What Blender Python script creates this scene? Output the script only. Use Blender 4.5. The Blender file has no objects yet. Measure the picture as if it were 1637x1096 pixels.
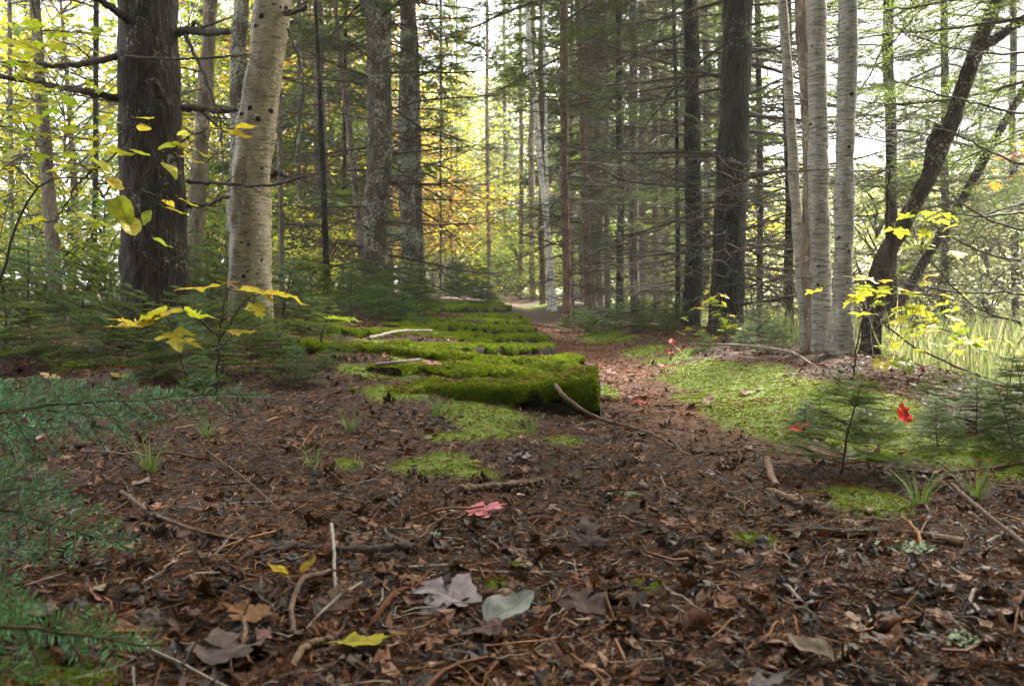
import bpy, math, random
import numpy as np
from mathutils import Vector, Matrix, Euler

# ------------------------------------------------------------------ scene, camera, light
S = bpy.context.scene
COL = S.collection
R = math.radians
CAM_Z = 0.55
PITCH = R(3.75)
FPX = 1418.0                       # focal length in photo pixels (1637 wide)
cam_d = bpy.data.cameras.new('camera')
cam_d.sensor_width = 36.0
cam_d.lens = 36.0 * FPX / 1637.0
cam_d.clip_start = 0.05
cam_d.clip_end = 2000.0
cam_d.dof.use_dof = True
cam_d.dof.focus_distance = 3.6
cam_d.dof.aperture_fstop = 7.0
cam = bpy.data.objects.new('camera', cam_d)
COL.objects.link(cam)
cam.location = (0, 0, CAM_Z)
cam.rotation_euler = (R(90) - PITCH, 0, 0)
S.camera = cam

SUN_EL, SUN_AZ = R(50), R(40)      # azimuth from +Y (ahead), negative = to the left
W = bpy.data.worlds.new("World")
S.world = W
W.use_nodes = True
nt = W.node_tree
bg = nt.nodes['Background']
sky = nt.nodes.new('ShaderNodeTexSky')
sky.sky_type = 'NISHITA'
sky.sun_disc = False
sky.sun_elevation = SUN_EL
sky.sun_rotation = SUN_AZ
sky.air_density = 1.0
sky.dust_density = 6.0
sky.ozone_density = 0.6
bg.inputs['Strength'].default_value = 0.15
# broken white cloud over the blue
tcw = nt.nodes.new('ShaderNodeTexCoord'); cn = nt.nodes.new('ShaderNodeTexNoise')
cn.inputs['Scale'].default_value = 2.2; cn.inputs['Detail'].default_value = 5.0
nt.links.new(tcw.outputs['Generated'], cn.inputs['Vector'])
cr = nt.nodes.new('ShaderNodeValToRGB'); cr.color_ramp.elements[0].position = 0.36; cr.color_ramp.elements[1].position = 0.56
nt.links.new(cn.outputs[0], cr.inputs[0])
cm = nt.nodes.new('ShaderNodeMix'); cm.data_type = 'RGBA'; cm.inputs[7].default_value = (3.3, 3.3, 3.25, 1)
nt.links.new(cr.outputs[0], cm.inputs[0]); nt.links.new(sky.outputs[0], cm.inputs[6])
nt.links.new(cm.outputs[2], bg.inputs['Color'])
sun_d = bpy.data.lights.new('sun', 'SUN')
sun_d.energy = 5.0
sun_d.angle = R(10)
sun_d.color = (1.0, 0.93, 0.80)
sun = bpy.data.objects.new('sun', sun_d)
COL.objects.link(sun)
sdir = Vector((math.sin(SUN_AZ) * math.cos(SUN_EL), math.cos(SUN_AZ) * math.cos(SUN_EL), math.sin(SUN_EL)))
sun.rotation_euler = sdir.to_track_quat('Z', 'Y').to_euler()
sun.location = (0, 0, 30)
S.view_settings.view_transform = 'Standard'
S.view_settings.look = 'None'
S.view_settings.gamma = 1.0
S.view_settings.exposure = 2.8
S.render.engine = 'CYCLES'
S.cycles.use_denoising = True
S.cycles.max_bounces = 6
S.cycles.diffuse_bounces = 3
S.cycles.glossy_bounces = 2
S.cycles.transmission_bounces = 3
S.cycles.volume_bounces = 0
S.cycles.sample_clamp_indirect = 6.0
HAZE = 0.0013

# ------------------------------------------------------------------ photo rays -> world
CP, SP = math.cos(PITCH), math.sin(PITCH)
def ray(px, py):
    xc, yc = (px - 818.5) / FPX, (548.0 - py) / FPX
    return np.array([xc, CP + yc * SP, -SP + yc * CP])
def at(px, py, Y):
    d = ray(px, py)
    t = Y / d[1]
    return np.array([d[0] * t, Y, CAM_Z + d[2] * t])
def at_ground(px, py):
    d = ray(px, py)
    z = 0.0
    for _ in range(25):
        t = (CAM_Z - z) / max(1e-4, -d[2])
        t = min(t, 80)
        z = 0.5 * z + 0.5 * float(height(np.array([d[0] * t]), np.array([d[1] * t]))[0])
    t = (CAM_Z - z) / max(1e-4, -d[2])
    return np.array([d[0] * t, d[1] * t, z])

# ------------------------------------------------------------------ noise
def _h(i, j, k, seed):
    n = (i * 374761393 + j * 668265263 + k * 2147483647 + seed * 1274126177) & 0xffffffff
    n = ((n ^ (n >> 13)) * 1274126177) & 0xffffffff
    n = (n ^ (n >> 16)) & 0xffffffff
    return n.astype(np.float64) / 4294967295.0
def vnoise(p, f=1.0, seed=0):
    p = np.asarray(p, float) * f
    i = np.floor(p).astype(np.int64)
    u = p - i
    u = u * u * (3 - 2 * u)
    r = 0
    for a in (0, 1):
        for b in (0, 1):
            for c in (0, 1):
                w = (u[..., 0] if a else 1 - u[..., 0]) * (u[..., 1] if b else 1 - u[..., 1]) * (u[..., 2] if c else 1 - u[..., 2])
                r = r + w * _h(i[..., 0] + a, i[..., 1] + b, i[..., 2] + c, seed)
    return r * 2 - 1
def fbm(p, f, seed=0, o=3):
    r, a = 0, 1.0
    for k in range(o):
        r = r + a * vnoise(p, f * 2 ** k, seed + 17 * k)
        a *= 0.5
    return r
def sstep(a, b, x):
    t = np.clip((np.asarray(x, float) - a) / (b - a), 0, 1)
    return t * t * (3 - 2 * t)
def xy0(x, y):
    return np.stack([x, y, np.zeros_like(x)], -1)

# ------------------------------------------------------------------ ground shape
def path_x(y):
    return 0.95 - 0.026 * y
def height(x, y):
    x = np.asarray(x, float); y = np.asarray(y, float)
    u = x - path_x(y)
    z = 0.19 * sstep(0.45, 2.1, -u) * sstep(2.6, 5.5, y)
    z = z + 0.05 * sstep(0.66, 1.15, -u) * sstep(3.0, 3.7, y) * (1 - 0.6 * sstep(9, 20, y))
    z = z - 0.05 * np.exp(-(u / 0.35) ** 2) * sstep(3.0, 6, y)
    z = z + 0.05 * sstep(0.3, 0.7, u) * sstep(2.2, 3.5, y)
    z = z - 0.55 * sstep(1.3, 4.2, u) * sstep(1.5, 4.0, y)
    z = z - 0.5 * sstep(3.5, 9.0, -u) * sstep(3, 7, y)
    p = xy0(x, y)
    far = sstep(1.0, 20, np.hypot(x, y))
    z = z + 0.03 * vnoise(p, 1.3, 3) + 0.014 * vnoise(p, 5.0, 4) * (1 - 0.6 * far) + 0.006 * vnoise(p, 14.0, 5) * (1 - far)
    z = z + 0.25 * vnoise(p, 0.12, 6) * sstep(12, 40, np.hypot(x, y)) * sstep(1.0, 5.0, np.abs(u))
    return z
# moss cushions: (px, py, half width in px, half depth in px)
MOSS = [(1120, 588, 60, 12), (1180, 616, 70, 16), (1350, 690, 110, 20), (1255, 680, 80, 16), (1420, 672, 100, 18), (1030, 566, 36, 7), (960, 536, 34, 6), (1300, 640, 90, 16),(1160, 602, 95, 20), (1235, 628, 110, 26), (1330, 652, 120, 20), (1290, 650, 100, 26), (1500, 712, 130, 22), (1600, 760, 90, 26), (1420, 700, 110, 22), (1560, 735, 110, 20),
        (985, 546, 40, 8), (1075, 573, 46, 8), (1030, 560, 30, 7), (770, 660, 70, 20), (690, 742, 62, 14), (750, 757, 40, 10), (790, 690, 60, 16),
        (640, 628, 60, 10), (1205, 864, 36, 10), (1035, 934, 22, 6), (968, 632, 20, 16), (1190, 660, 60, 18), (1440, 690, 90, 16),
        (60, 1088, 120, 26), (150, 585, 60, 12), (560, 742, 26, 8), (830, 902, 14, 6), (1385, 800, 60, 22), (720, 700, 40, 10), (1130, 640, 50, 14),
        (900, 705, 30, 8), (870, 488, 40, 5), (795, 935, 14, 7), (600, 600, 80, 10), (700, 590, 80, 8), (640, 556, 60, 5)]
MOSS_W = None
def moss(x, y):
    global MOSS_W
    if MOSS_W is None:
        MOSS_W = []
        for (px, py, a, b) in MOSS:
            c = at_ground(px, py); e = at_ground(px, max(py - b, 478)); d = c[1]
            MOSS_W.append((c[0], c[1], a * d / FPX, max(0.03, min(1.4, (e[1] - c[1])))))
    x = np.asarray(x, float); y = np.asarray(y, float)
    m = np.zeros_like(x)
    p = xy0(x, y)
    n = 0.55 * vnoise(p, 6.0, 31) + 0.45 * vnoise(p, 17.0, 32)
    for (cx, cy, a, b) in MOSS_W:
        q = np.sqrt(((x - cx) / a) ** 2 + ((y - cy) / b) ** 2)
        m = np.maximum(m, np.clip(1.6 - q, 0, 1))
    return sstep(0.30, 0.85, m + 0.38 * n * (m > 0.02))
def gz(x, y):
    return float(height(np.array([x]), np.array([y]))[0])

# ------------------------------------------------------------------ materials
MATS = {}
def new_mat(name):
    m = bpy.data.materials.new(name)
    m.use_nodes = True
    t = m.node_tree
    b = t.nodes['Principled BSDF']
    return m, t, b
def N(t, kind, **kw):
    n = t.nodes.new(kind)
    for k, v in kw.items():
        if k in n.inputs: n.inputs[k].default_value = v
        else: setattr(n, k, v)
    return n
def ramp(t, stops, inp, interp='LINEAR'):
    r = t.nodes.new('ShaderNodeValToRGB')
    r.color_ramp.interpolation = interp
    e = r.color_ramp.elements
    while len(e) < len(stops): e.new(0.5)
    for k, (p, c) in enumerate(stops):
        e[k].position = p
        e[k].color = (c[0], c[1], c[2], 1) if not isinstance(c, (int, float)) else (c, c, c, 1)
    t.links.new(inp, r.inputs[0])
    return r.outputs[0]
def mixc(t, fac, a, b, mode='MIX'):
    m = t.nodes.new('ShaderNodeMix'); m.data_type = 'RGBA'; m.blend_type = mode
    for sock, v in ((m.inputs[0], fac), (m.inputs[6], a), (m.inputs[7], b)):
        if isinstance(v, (int, float)): sock.default_value = v
        elif isinstance(v, tuple): sock.default_value = (v[0], v[1], v[2], 1)
        else: t.links.new(v, sock)
    return m.outputs[2]
def coords(t, scale=(1, 1, 1), rnd=True):
    tc = t.nodes.new('ShaderNodeTexCoord')
    mp = t.nodes.new('ShaderNodeMapping'); mp.inputs['Scale'].default_value = scale
    t.links.new(tc.outputs['Object'], mp.inputs['Vector'])
    if rnd:
        oi = t.nodes.new('ShaderNodeObjectInfo')
        mu = t.nodes.new('ShaderNodeMath'); mu.operation = 'MULTIPLY'; mu.inputs[1].default_value = 37.0
        t.links.new(oi.outputs['Random'], mu.inputs[0])
        t.links.new(mu.outputs[0], mp.inputs['Location'])
    return mp.outputs[0]
def noise(t, vec, sc, det=4, rough=0.55):
    n = N(t, 'ShaderNodeTexNoise', Scale=sc, Detail=det, Roughness=rough)
    t.links.new(vec, n.inputs['Vector'])
    return n.outputs[0]
def bump(t, b, h, s=0.5, d=0.01):
    n = N(t, 'ShaderNodeBump', Strength=s, Distance=d)
    t.links.new(h, n.inputs['Height']); t.links.new(n.outputs[0], b.inputs['Normal'])

def bark_mat(name, dark, light, lichen, lich_amt, zsq=0.25, scale=24, moss_base=0.0):
    m, t, b = new_mat(name)
    v = coords(t, (1, 1, zsq)); v1 = coords(t, (1, 1, 1))
    n1 = noise(t, v, scale, 6, 0.65)
    vo = N(t, 'ShaderNodeTexVoronoi', Scale=scale * 2.2); t.links.new(v, vo.inputs['Vector'])
    n3 = noise(t, v1, 3.5, 3)
    base = ramp(t, [(0.32, tuple(c * 0.5 for c in dark)), (0.48, dark), (0.72, light)], n1)
    base = mixc(t, 0.45, base, ramp(t, [(0.0, 0.35), (0.5, 1.0)], vo.outputs['Distance']), 'MULTIPLY')
    ln = noise(t, v1, 38, 5, 0.7)
    ma = N(t, 'ShaderNodeMath', operation='MULTIPLY'); t.links.new(ln, ma.inputs[0]); t.links.new(ramp(t, [(0.3, 0.75), (0.7, 1.25)], n3), ma.inputs[1])
    lf = ramp(t, [(0.66 - lich_amt, 0.0), (0.74 - lich_amt, 0.85)], ma.outputs[0])
    base = mixc(t, lf, base, lichen)
    t.links.new(base, b.inputs['Base Color'])
    b.inputs['Roughness'].default_value = 0.85
    b.inputs['Specular IOR Level'].default_value = 0.25
    mx = N(t, 'ShaderNodeMath', operation='ADD'); t.links.new(n1, mx.inputs[0]); t.links.new(vo.outputs['Distance'], mx.inputs[1])
    bump(t, b, mx.outputs[0], 0.9, 0.02)
    return m
def birch_mat(name, light, mid, dark, streak=0.5):
    m, t, b = new_mat(name)
    vh = coords(t, (2.2, 2.2, 60)); vl = coords(t, (5, 5, 38)); v1 = coords(t)
    n1 = noise(t, vh, 2.0, 4, 0.6)
    n2 = noise(t, vl, 2.6, 2, 0.5)
    n3 = noise(t, v1, 5.0, 4, 0.6)
    base = ramp(t, [(0.30, mid), (0.58, light)], n1)
    base = mixc(t, ramp(t, [(0.4, 0.0), (0.75, 0.75)], n3), base, mid)
    base = mixc(t, ramp(t, [(0.56, 0.0), (0.62, streak)], n2), base, dark)
    nl_ = noise(t, v1, 26, 5, 0.7); base = mixc(t, ramp(t, [(0.58, 0.0), (0.64, 0.6)], nl_), base, tuple(min(.8, 1.7 * c) for c in light))
    nd_ = noise(t, coords(t, (1, 1, .5)), 9, 5, 0.7); base = mixc(t, ramp(t, [(0.56, 0.0), (0.70, 0.6)], nd_), base, dark)
    t.links.new(base, b.inputs['Base Color'])
    b.inputs['Roughness'].default_value = 0.6
    bump(t, b, n1, 0.5, 0.006)
    return m
def leafy_mat(name, stops, trans=0.45, rough=0.5, attr='tone', objcol=False, spots=0.0, spec=0.4):
    """leaf or needle: reflecting and letting light through"""
    m, t, b = new_mat(name)
    if objcol:
        oi = t.nodes.new('ShaderNodeObjectInfo'); c = oi.outputs['Color']
        n = noise(t, coords(t), 6, 4)
        c = mixc(t, 1.0, c, ramp(t, [(0.3, 0.62), (0.7, 1.2)], n), 'MULTIPLY')
        # ribs running from the stalk to the lobes
        tc = t.nodes.new('ShaderNodeTexCoord'); sx = t.nodes.new('ShaderNodeSeparateXYZ'); t.links.new(tc.outputs['Object'], sx.inputs[0])
        ab = N(t, 'ShaderNodeMath', operation='ABSOLUTE'); t.links.new(sx.outputs[0], ab.inputs[0])
        best = None
        for deg, w in ((0, 1.0), (42, 1.3), (78, 1.6)):
            m1 = N(t, 'ShaderNodeMath', operation='MULTIPLY'); t.links.new(ab.outputs[0], m1.inputs[0]); m1.inputs[1].default_value = math.cos(R(deg)) * w
            m2 = N(t, 'ShaderNodeMath', operation='MULTIPLY_ADD'); t.links.new(sx.outputs[1], m2.inputs[0]); m2.inputs[1].default_value = -math.sin(R(deg)) * w; t.links.new(m1.outputs[0], m2.inputs[2])
            a1 = N(t, 'ShaderNodeMath', operation='ABSOLUTE'); t.links.new(m2.outputs[0], a1.inputs[0])
            if best is None: best = a1
            else:
                mn = N(t, 'ShaderNodeMath', operation='MINIMUM'); t.links.new(best.outputs[0], mn.inputs[0]); t.links.new(a1.outputs[0], mn.inputs[1]); best = mn
        c = mixc(t, ramp(t, [(0.004, 0.55), (0.022, 0.0)], best.outputs[0]), c, mixc(t, 1.0, c, (0.5, 0.42, 0.40), 'MULTIPLY'))
        bump(t, b, best.outputs[0], 0.6, 0.02)
    else:
        a = t.nodes.new('ShaderNodeAttribute'); a.attribute_name = attr
        c = ramp(t, stops, a.outputs['Fac'])
        oi = t.nodes.new('ShaderNodeObjectInfo')
        c = mixc(t, 1.0, c, ramp(t, [(0.0, (0.62, 0.68, 0.70)), (0.5, (1, 1, 1)), (0.85, (1.15, 1.02, 0.75)), (1.0, (1.25, 0.95, 0.6))], oi.outputs['Random']), 'MULTIPLY') if 'needles' in name or 'fir' in name else c
    if spots:
        n = noise(t, coords(t), 55, 2)
        c = mixc(t, ramp(t, [(0.58, 0.0), (0.64, spots)], n), c, (0.03, 0.018, 0.01))
    t.links.new(c, b.inputs['Base Color'])
    b.inputs['Roughness'].default_value = rough
    b.inputs['Specular IOR Level'].default_value = spec
    if trans > 0:
        tr = t.nodes.new('ShaderNodeBsdfTranslucent'); t.links.new(mixc(t, 0.35 if 'pale' not in name and 'grass' not in name else 0.12, c, (0.35, 0.42, 0.03) if trans > 0.3 else (0.2, 0.1, 0.03)), tr.inputs['Color'])
        ms = t.nodes.new('ShaderNodeMixShader'); ms.inputs[0].default_value = trans
        t.links.new(b.outputs[0], ms.inputs[1]); t.links.new(tr.outputs[0], ms.inputs[2])
        t.links.new(ms.outputs[0], t.nodes['Material Output'].inputs['Surface'])
    return m
def plain_wood(name, dark, light, scale=30, zs=1.0, moss_amt=0.0):
    m, t, b = new_mat(name)
    v = coords(t, (1, 1, zs))
    n = noise(t, v, scale, 5, 0.65)
    c = ramp(t, [(0.3, dark), (0.7, light)], n)
    if moss_amt:
        c = mixc(t, ramp(t, [(0.6 - moss_amt, 0.0), (0.7 - moss_amt, 0.8)], noise(t, coords(t), 12, 4)), c, (0.05, 0.075, 0.012))
    t.links.new(c, b.inputs['Base Color']); b.inputs['Roughness'].default_value = 0.8
    b.inputs['Specular IOR Level'].default_value = 0.3
    bump(t, b, n, 0.7, 0.004)
    return m

M = MATS
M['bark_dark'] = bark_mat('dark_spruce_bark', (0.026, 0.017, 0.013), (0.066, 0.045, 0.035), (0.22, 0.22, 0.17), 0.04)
M['bark_black'] = bark_mat('shaded_spruce_bark', (0.017, 0.0125, 0.010), (0.042, 0.034, 0.027), (0.17, 0.185, 0.14), 0.04)  # spruce bark again, with backlit shade put into a darker colour
M['bark_lichen'] = bark_mat('lichened_spruce_bark', (0.075, 0.056, 0.045), (0.17, 0.135, 0.11), (0.34, 0.35, 0.27), 0.14)
M['bark_grey'] = bark_mat('grey_brown_bark', (0.15, 0.118, 0.09), (0.30, 0.24, 0.185), (0.38, 0.38, 0.30), 0.06, 0.3, 18)
M['bark_red'] = bark_mat('reddish_bark', (0.15, 0.10, 0.07), (0.31, 0.215, 0.155), (0.34, 0.32, 0.24), 0.0, 0.3, 22)
M['birch_tan'] = birch_mat('yellow_birch_bark', (0.34, 0.28, 0.17), (0.17, 0.13, 0.08), (0.04, 0.03, 0.02), 0.8)
M['birch_grey'] = birch_mat('grey_birch_bark', (0.33, 0.305, 0.265), (0.125, 0.11, 0.092), (0.04, 0.034, 0.028), 0.85)
M['birch_white'] = birch_mat('white_birch_bark', (0.80, 0.78, 0.74), (0.55, 0.51, 0.46), (0.06, 0.05, 0.045), 0.7)
M['twig'] = plain_wood('dead_twig', (0.030, 0.022, 0.016), (0.085, 0.068, 0.052), 60)
M['twig_pale'] = plain_wood('pale_twig', (0.10, 0.075, 0.055), (0.24, 0.19, 0.145), 60)
M['stick_brown'] = plain_wood('brown_stick', (0.05, 0.03, 0.02), (0.14, 0.085, 0.055), 45)
M['stick_tan'] = plain_wood('tan_stick', (0.085, 0.052, 0.032), (0.22, 0.145, 0.09), 45)
M['stick_grey'] = plain_wood('grey_stick', (0.12, 0.10, 0.085), (0.30, 0.26, 0.22), 45)
M['stick_dark'] = plain_wood('dark_stick', (0.012, 0.009, 0.007), (0.05, 0.036, 0.027), 45)
M['knot'] = plain_wood('bark_knot', (0.010, 0.007, 0.005), (0.035, 0.024, 0.018), 60)
M['needles'] = leafy_mat('fir_needles', [(0.0, (0.018, 0.06, 0.020)), (0.5, (0.04, 0.115, 0.035)), (1.0, (0.10, 0.20, 0.05))], 0.38, 0.55, spec=0.1)
M['needles_far'] = leafy_mat('spruce_needles', [(0.0, (0.025, 0.05, 0.020)), (0.5, (0.05, 0.095, 0.032)), (1.0, (0.11, 0.17, 0.05))], 0.4, 0.5)
M['needles_near'] = leafy_mat('glossy_fir_needles', [(0.0, (0.012, 0.07, 0.036)), (0.5, (0.045, 0.19, 0.090)), (1.0, (0.16, 0.40, 0.18))], 0.38, 0.40, spec=0.26)
M['needles_seed'] = leafy_mat('seedling_fir_needles', [(0.0, (0.016, 0.055, 0.014)), (0.5, (0.042, 0.115, 0.028)), (1.0, (0.12, 0.21, 0.045))], 0.38, 0.5, spec=0.14)
M['leaf_yellow'] = leafy_mat('yellow_leaves', [(0.0, (0.30, 0.36, 0.02)), (0.5, (0.58, 0.50, 0.03)), (1.0, (0.75, 0.58, 0.06))], 0.5, 0.45)
M['leaf_lime'] = leafy_mat('yellow_green_leaves', [(0.0, (0.14, 0.26, 0.02)), (0.5, (0.36, 0.42, 0.03)), (1.0, (0.65, 0.55, 0.05))], 0.5, 0.45)
M['leaf_orange'] = leafy_mat('orange_leaves', [(0.0, (0.50, 0.34, 0.05)), (0.5, (0.66, 0.25, 0.05)), (1.0, (0.60, 0.12, 0.04))], 0.5, 0.5)
M['leaf_green'] = leafy_mat('green_leaves', [(0.0, (0.06, 0.14, 0.02)), (0.5, (0.14, 0.24, 0.03)), (1.0, (0.34, 0.38, 0.05))], 0.5, 0.5)
M['leaf_pale'] = leafy_mat('pale_green_leaves', [(0.0, (0.12, 0.17, 0.06)), (0.5, (0.26, 0.30, 0.12)), (1.0, (0.44, 0.40, 0.18))], 0.4, 0.5)  # leaf green paled in its colour to stand for haze and far glow
M['grass'] = leafy_mat('marsh_grass', [(0.0, (0.10, 0.15, 0.05)), (0.5, (0.24, 0.28, 0.12)), (1.0, (0.42, 0.36, 0.21))], 0.4, 0.6)
M['grass_tuft'] = leafy_mat('grass_tuft', [(0.0, (0.05, 0.12, 0.02)), (1.0, (0.20, 0.28, 0.07))], 0.4, 0.5)
M['moss'] = leafy_mat('moss_shoots', [(0.0, (0.045, 0.06, 0.006)), (0.45, (0.12, 0.19, 0.008)), (1.0, (0.27, 0.37, 0.012))], 0.35, 0.8, spec=0.1)
M['litter'] = leafy_mat('leaf_litter', [(0.0, (0.006, 0.004, 0.003)), (0.36, (0.022, 0.010, 0.006)), (0.64, (0.082, 0.033, 0.016)), (0.84, (0.165, 0.075, 0.039)), (1.0, (0.38, 0.28, 0.22))], 0.10, 0.5, spec=0.22)
M['needle_litter'] = leafy_mat('needle_litter', [(0.0, (0.05, 0.02, 0.009)), (0.6, (0.17, 0.068, 0.025)), (1.0, (0.38, 0.20, 0.085))], 0.1, 0.55, spec=0.15)
M['fallen_leaf'] = leafy_mat('fallen_leaf', None, 0.15, 0.62, objcol=True, spots=0.5, spec=0.12)
M['cone'] = leafy_mat('cone_scales', [(0.0, (0.05, 0.02, 0.012)), (1.0, (0.20, 0.085, 0.045))], 0.0, 0.5)
M['lichen'] = leafy_mat('lichen', [(0.0, (0.10, 0.14, 0.08)), (1.0, (0.26, 0.32, 0.20))], 0.0, 0.8)

M['fir_twig'] = plain_wood('fir_twig', (0.05, 0.045, 0.02), (0.13, 0.10, 0.05), 60)
def ground_mat():
    m, t, b = new_mat('forest_floor')
    v = coords(t, rnd=False)
    n1 = noise(t, v, 55, 6, 0.7); n2 = noise(t, v, 9, 4, 0.6); n3 = noise(t, v, 1.2, 3)
    vs = coords(t, (60, 130, 60), rnd=False)
    c = ramp(t, [(0.34, (0.006, 0.004, 0.003)), (0.50, (0.026, 0.013, 0.008)), (0.62, (0.075, 0.034, 0.018)), (0.76, (0.17, 0.085, 0.045))], n1)
    pa = t.nodes.new('ShaderNodeAttribute'); pa.attribute_name = 'path'
    c = mixc(t, pa.outputs['Fac'], c, ramp(t, [(0.34, (0.035, 0.015, 0.009)), (0.52, (0.13, 0.052, 0.026)), (0.72, (0.30, 0.15, 0.08))], n1))
    c = mixc(t, 0.6, c, ramp(t, [(0.3, 0.5), (0.7, 1.2)], n2), 'MULTIPLY')
    a = t.nodes.new('ShaderNodeAttribute'); a.attribute_name = 'moss'
    mc = ramp(t, [(0.3, (0.045, 0.075, 0.008)), (0.7, (0.16, 0.22, 0.016))], n1)
    c = mixc(t, a.outputs['Fac'], c, mc)
    g = t.nodes.new('ShaderNodeAttribute'); g.attribute_name = 'meadow'
    gc = ramp(t, [(0.3, (0.07, 0.10, 0.035)), (0.7, (0.24, 0.25, 0.12))], n2)
    c = mixc(t, g.outputs['Fac'], c, gc)
    t.links.new(c, b.inputs['Base Color'])
    b.inputs['Roughness'].default_value = 0.8; b.inputs['Specular IOR Level'].default_value = 0.3
    bump(t, b, n1, 0.9, 0.02)
    return m
M['ground'] = ground_mat()
def timber_mat():
    m, t, b = new_mat('rotten_timber')
    v = coords(t, (3, 40, 40))
    n = noise(t, v, 1.6, 5, 0.65)
    n2 = noise(t, coords(t), 14, 4)
    c = ramp(t, [(0.3, (0.008, 0.006, 0.004)), (0.7, (0.045, 0.030, 0.020))], n)
    c = mixc(t, ramp(t, [(0.5, 0.0), (0.7, 0.7)], n2), c, (0.022, 0.036, 0.006))
    t.links.new(c, b.inputs['Base Color']); b.inputs['Roughness'].default_value = 0.9
    b.inputs['Specular IOR Level'].default_value = 0.2
    bump(t, b, n, 1.0, 0.015)
    return m
M['timber'] = timber_mat()

# ------------------------------------------------------------------ mesh building
class G:
    def __init__(s): s.v, s.f, s.t, s.n = [], [], [], 0
    def add(s, v, f, m=0, tone=0.5):
        v = np.asarray(v, float).reshape(-1, 3); f = np.asarray(f, int)
        if not len(v) or not len(f): return
        s.v.append(v); s.f.append((f + s.n, m)); s.n += len(v)
        s.t.append(np.broadcast_to(np.asarray(tone, float), (len(v),)))
    def merge(s, o, Mx=None, T=(0, 0, 0)):
        if not o.n: return
        v = np.concatenate(o.v)
        if Mx is not None: v = v @ np.asarray(Mx).T
        v = v + np.asarray(T)
        base = s.n
        s.v.append(v); s.t.append(np.concatenate(o.t)); s.n += len(v)
        for f, m in o.f: s.f.append((f + base, m))
    def mesh(s, name, mats, smooth=True, extra=None):
        me = bpy.data.meshes.new(name)
        for m in mats: me.materials.append(M[m])
        v = np.concatenate(s.v)
        loops = np.concatenate([f.ravel() for f, _ in s.f])
        tot = np.concatenate([np.full(len(f), f.shape[1]) for f, _ in s.f])
        mi = np.concatenate([np.full(len(f), m) for f, m in s.f])
        me.vertices.add(len(v)); me.vertices.foreach_set('co', v.astype(np.float32).ravel())
        me.loops.add(len(loops)); me.loops.foreach_set('vertex_index', loops.astype(np.int32))
        me.polygons.add(len(tot))
        st = np.concatenate([[0], np.cumsum(tot)[:-1]])
        me.polygons.foreach_set('loop_start', st.astype(np.int32))
        me.polygons.foreach_set('material_index', mi.astype(np.int32))
        me.polygons.foreach_set('use_smooth', np.full(len(tot), smooth))
        a = me.attributes.new('tone', 'FLOAT', 'POINT'); a.data.foreach_set('value', np.concatenate(s.t).astype(np.float32))
        for k, val in (extra or {}).items():
            a = me.attributes.new(k, 'FLOAT', 'POINT'); a.data.foreach_set('value', np.asarray(val, np.float32))
        me.update(calc_edges=True)
        return me
def obj(name, me, parent=None, loc=None, rot=None, scale=None):
    o = bpy.data.objects.new(name, me); COL.objects.link(o)
    if parent: o.parent = parent
    if loc is not None: o.location = loc
    if rot is not None: o.rotation_euler = rot
    if scale is not None: o.scale = scale if hasattr(scale, '__len__') else (scale,) * 3
    return o
def tag(o, label=None, cat=None, group=None, kind=None):
    if label: o['label'] = label
    if cat: o['category'] = cat
    if group: o['group'] = group
    if kind: o['kind'] = kind
    return o
def thing(name, label, cat, loc, group=None, rot=None):
    o = bpy.data.objects.new(name, None); COL.objects.link(o)
    o.empty_display_size = 0.1
    o.location = loc
    if rot is not None: o.rotation_euler = rot
    return tag(o, label, cat, group)

def tube(g, pts, rad, sides=5, m=0, tone=0.5, cap=True, jitter=0.0, rng=None):
    pts = np.asarray(pts, float); n = len(pts)
    rad = np.broadcast_to(np.asarray(rad, float), (n,))
    tg = np.gradient(pts, axis=0); tg /= np.linalg.norm(tg, axis=1, keepdims=True) + 1e-9
    ref = np.array([0, 0, 1.0]) if abs(tg[:, 2]).mean() < 0.8 else np.array([1.0, 0, 0])
    a = np.cross(tg, ref); a /= np.linalg.norm(a, axis=1, keepdims=True) + 1e-9
    b = np.cross(tg, a)
    th = np.arange(sides) * 2 * math.pi / sides
    rr = rad[:, None] * np.ones((1, sides))
    if jitter: rr = rr * (1 + jitter * (rng.random(rr.shape) - 0.5))
    v = pts[:, None] + rr[..., None] * (np.cos(th)[None, :, None] * a[:, None] + np.sin(th)[None, :, None] * b[:, None])
    i = np.arange(n - 1)[:, None] * sides; j = np.arange(sides)[None]; k = (j + 1) % sides
    f = np.stack([i + j, i + k, i + sides + k, i + sides + j], -1).reshape(-1, 4)
    g.add(v, f, m, tone)
    if cap:
        base = g.n - n * sides
        for ring in (0, n - 1):
            if rad[ring] > 0.004:
                g.v.append(pts[ring][None]); g.t.append(np.array([0.3])); c = g.n; g.n += 1
                q = base + ring * sides
                fs = np.array([[q + jj, q + (jj + 1) % sides, c] for jj in range(sides)])
                g.f.append((fs if ring else fs[:, ::-1], m))
def scatter(g, tv, tf, Mx, T, m=0, tone=0.5):
    """copies of a small shape (tv, tf) with rotation matrices Mx (k,3,3) and places T (k,3) in one mesh"""
    k, n = len(T), len(tv)
    if not k: return
    v = np.einsum('kij,nj->kni', Mx, tv) + T[:, None]
    f = (tf[None] + (np.arange(k) * n)[:, None, None]).reshape(-1, tf.shape[1])
    tone = np.repeat(np.broadcast_to(tone, (k,)), n)
    g.add(v, f, m, tone)
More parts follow.
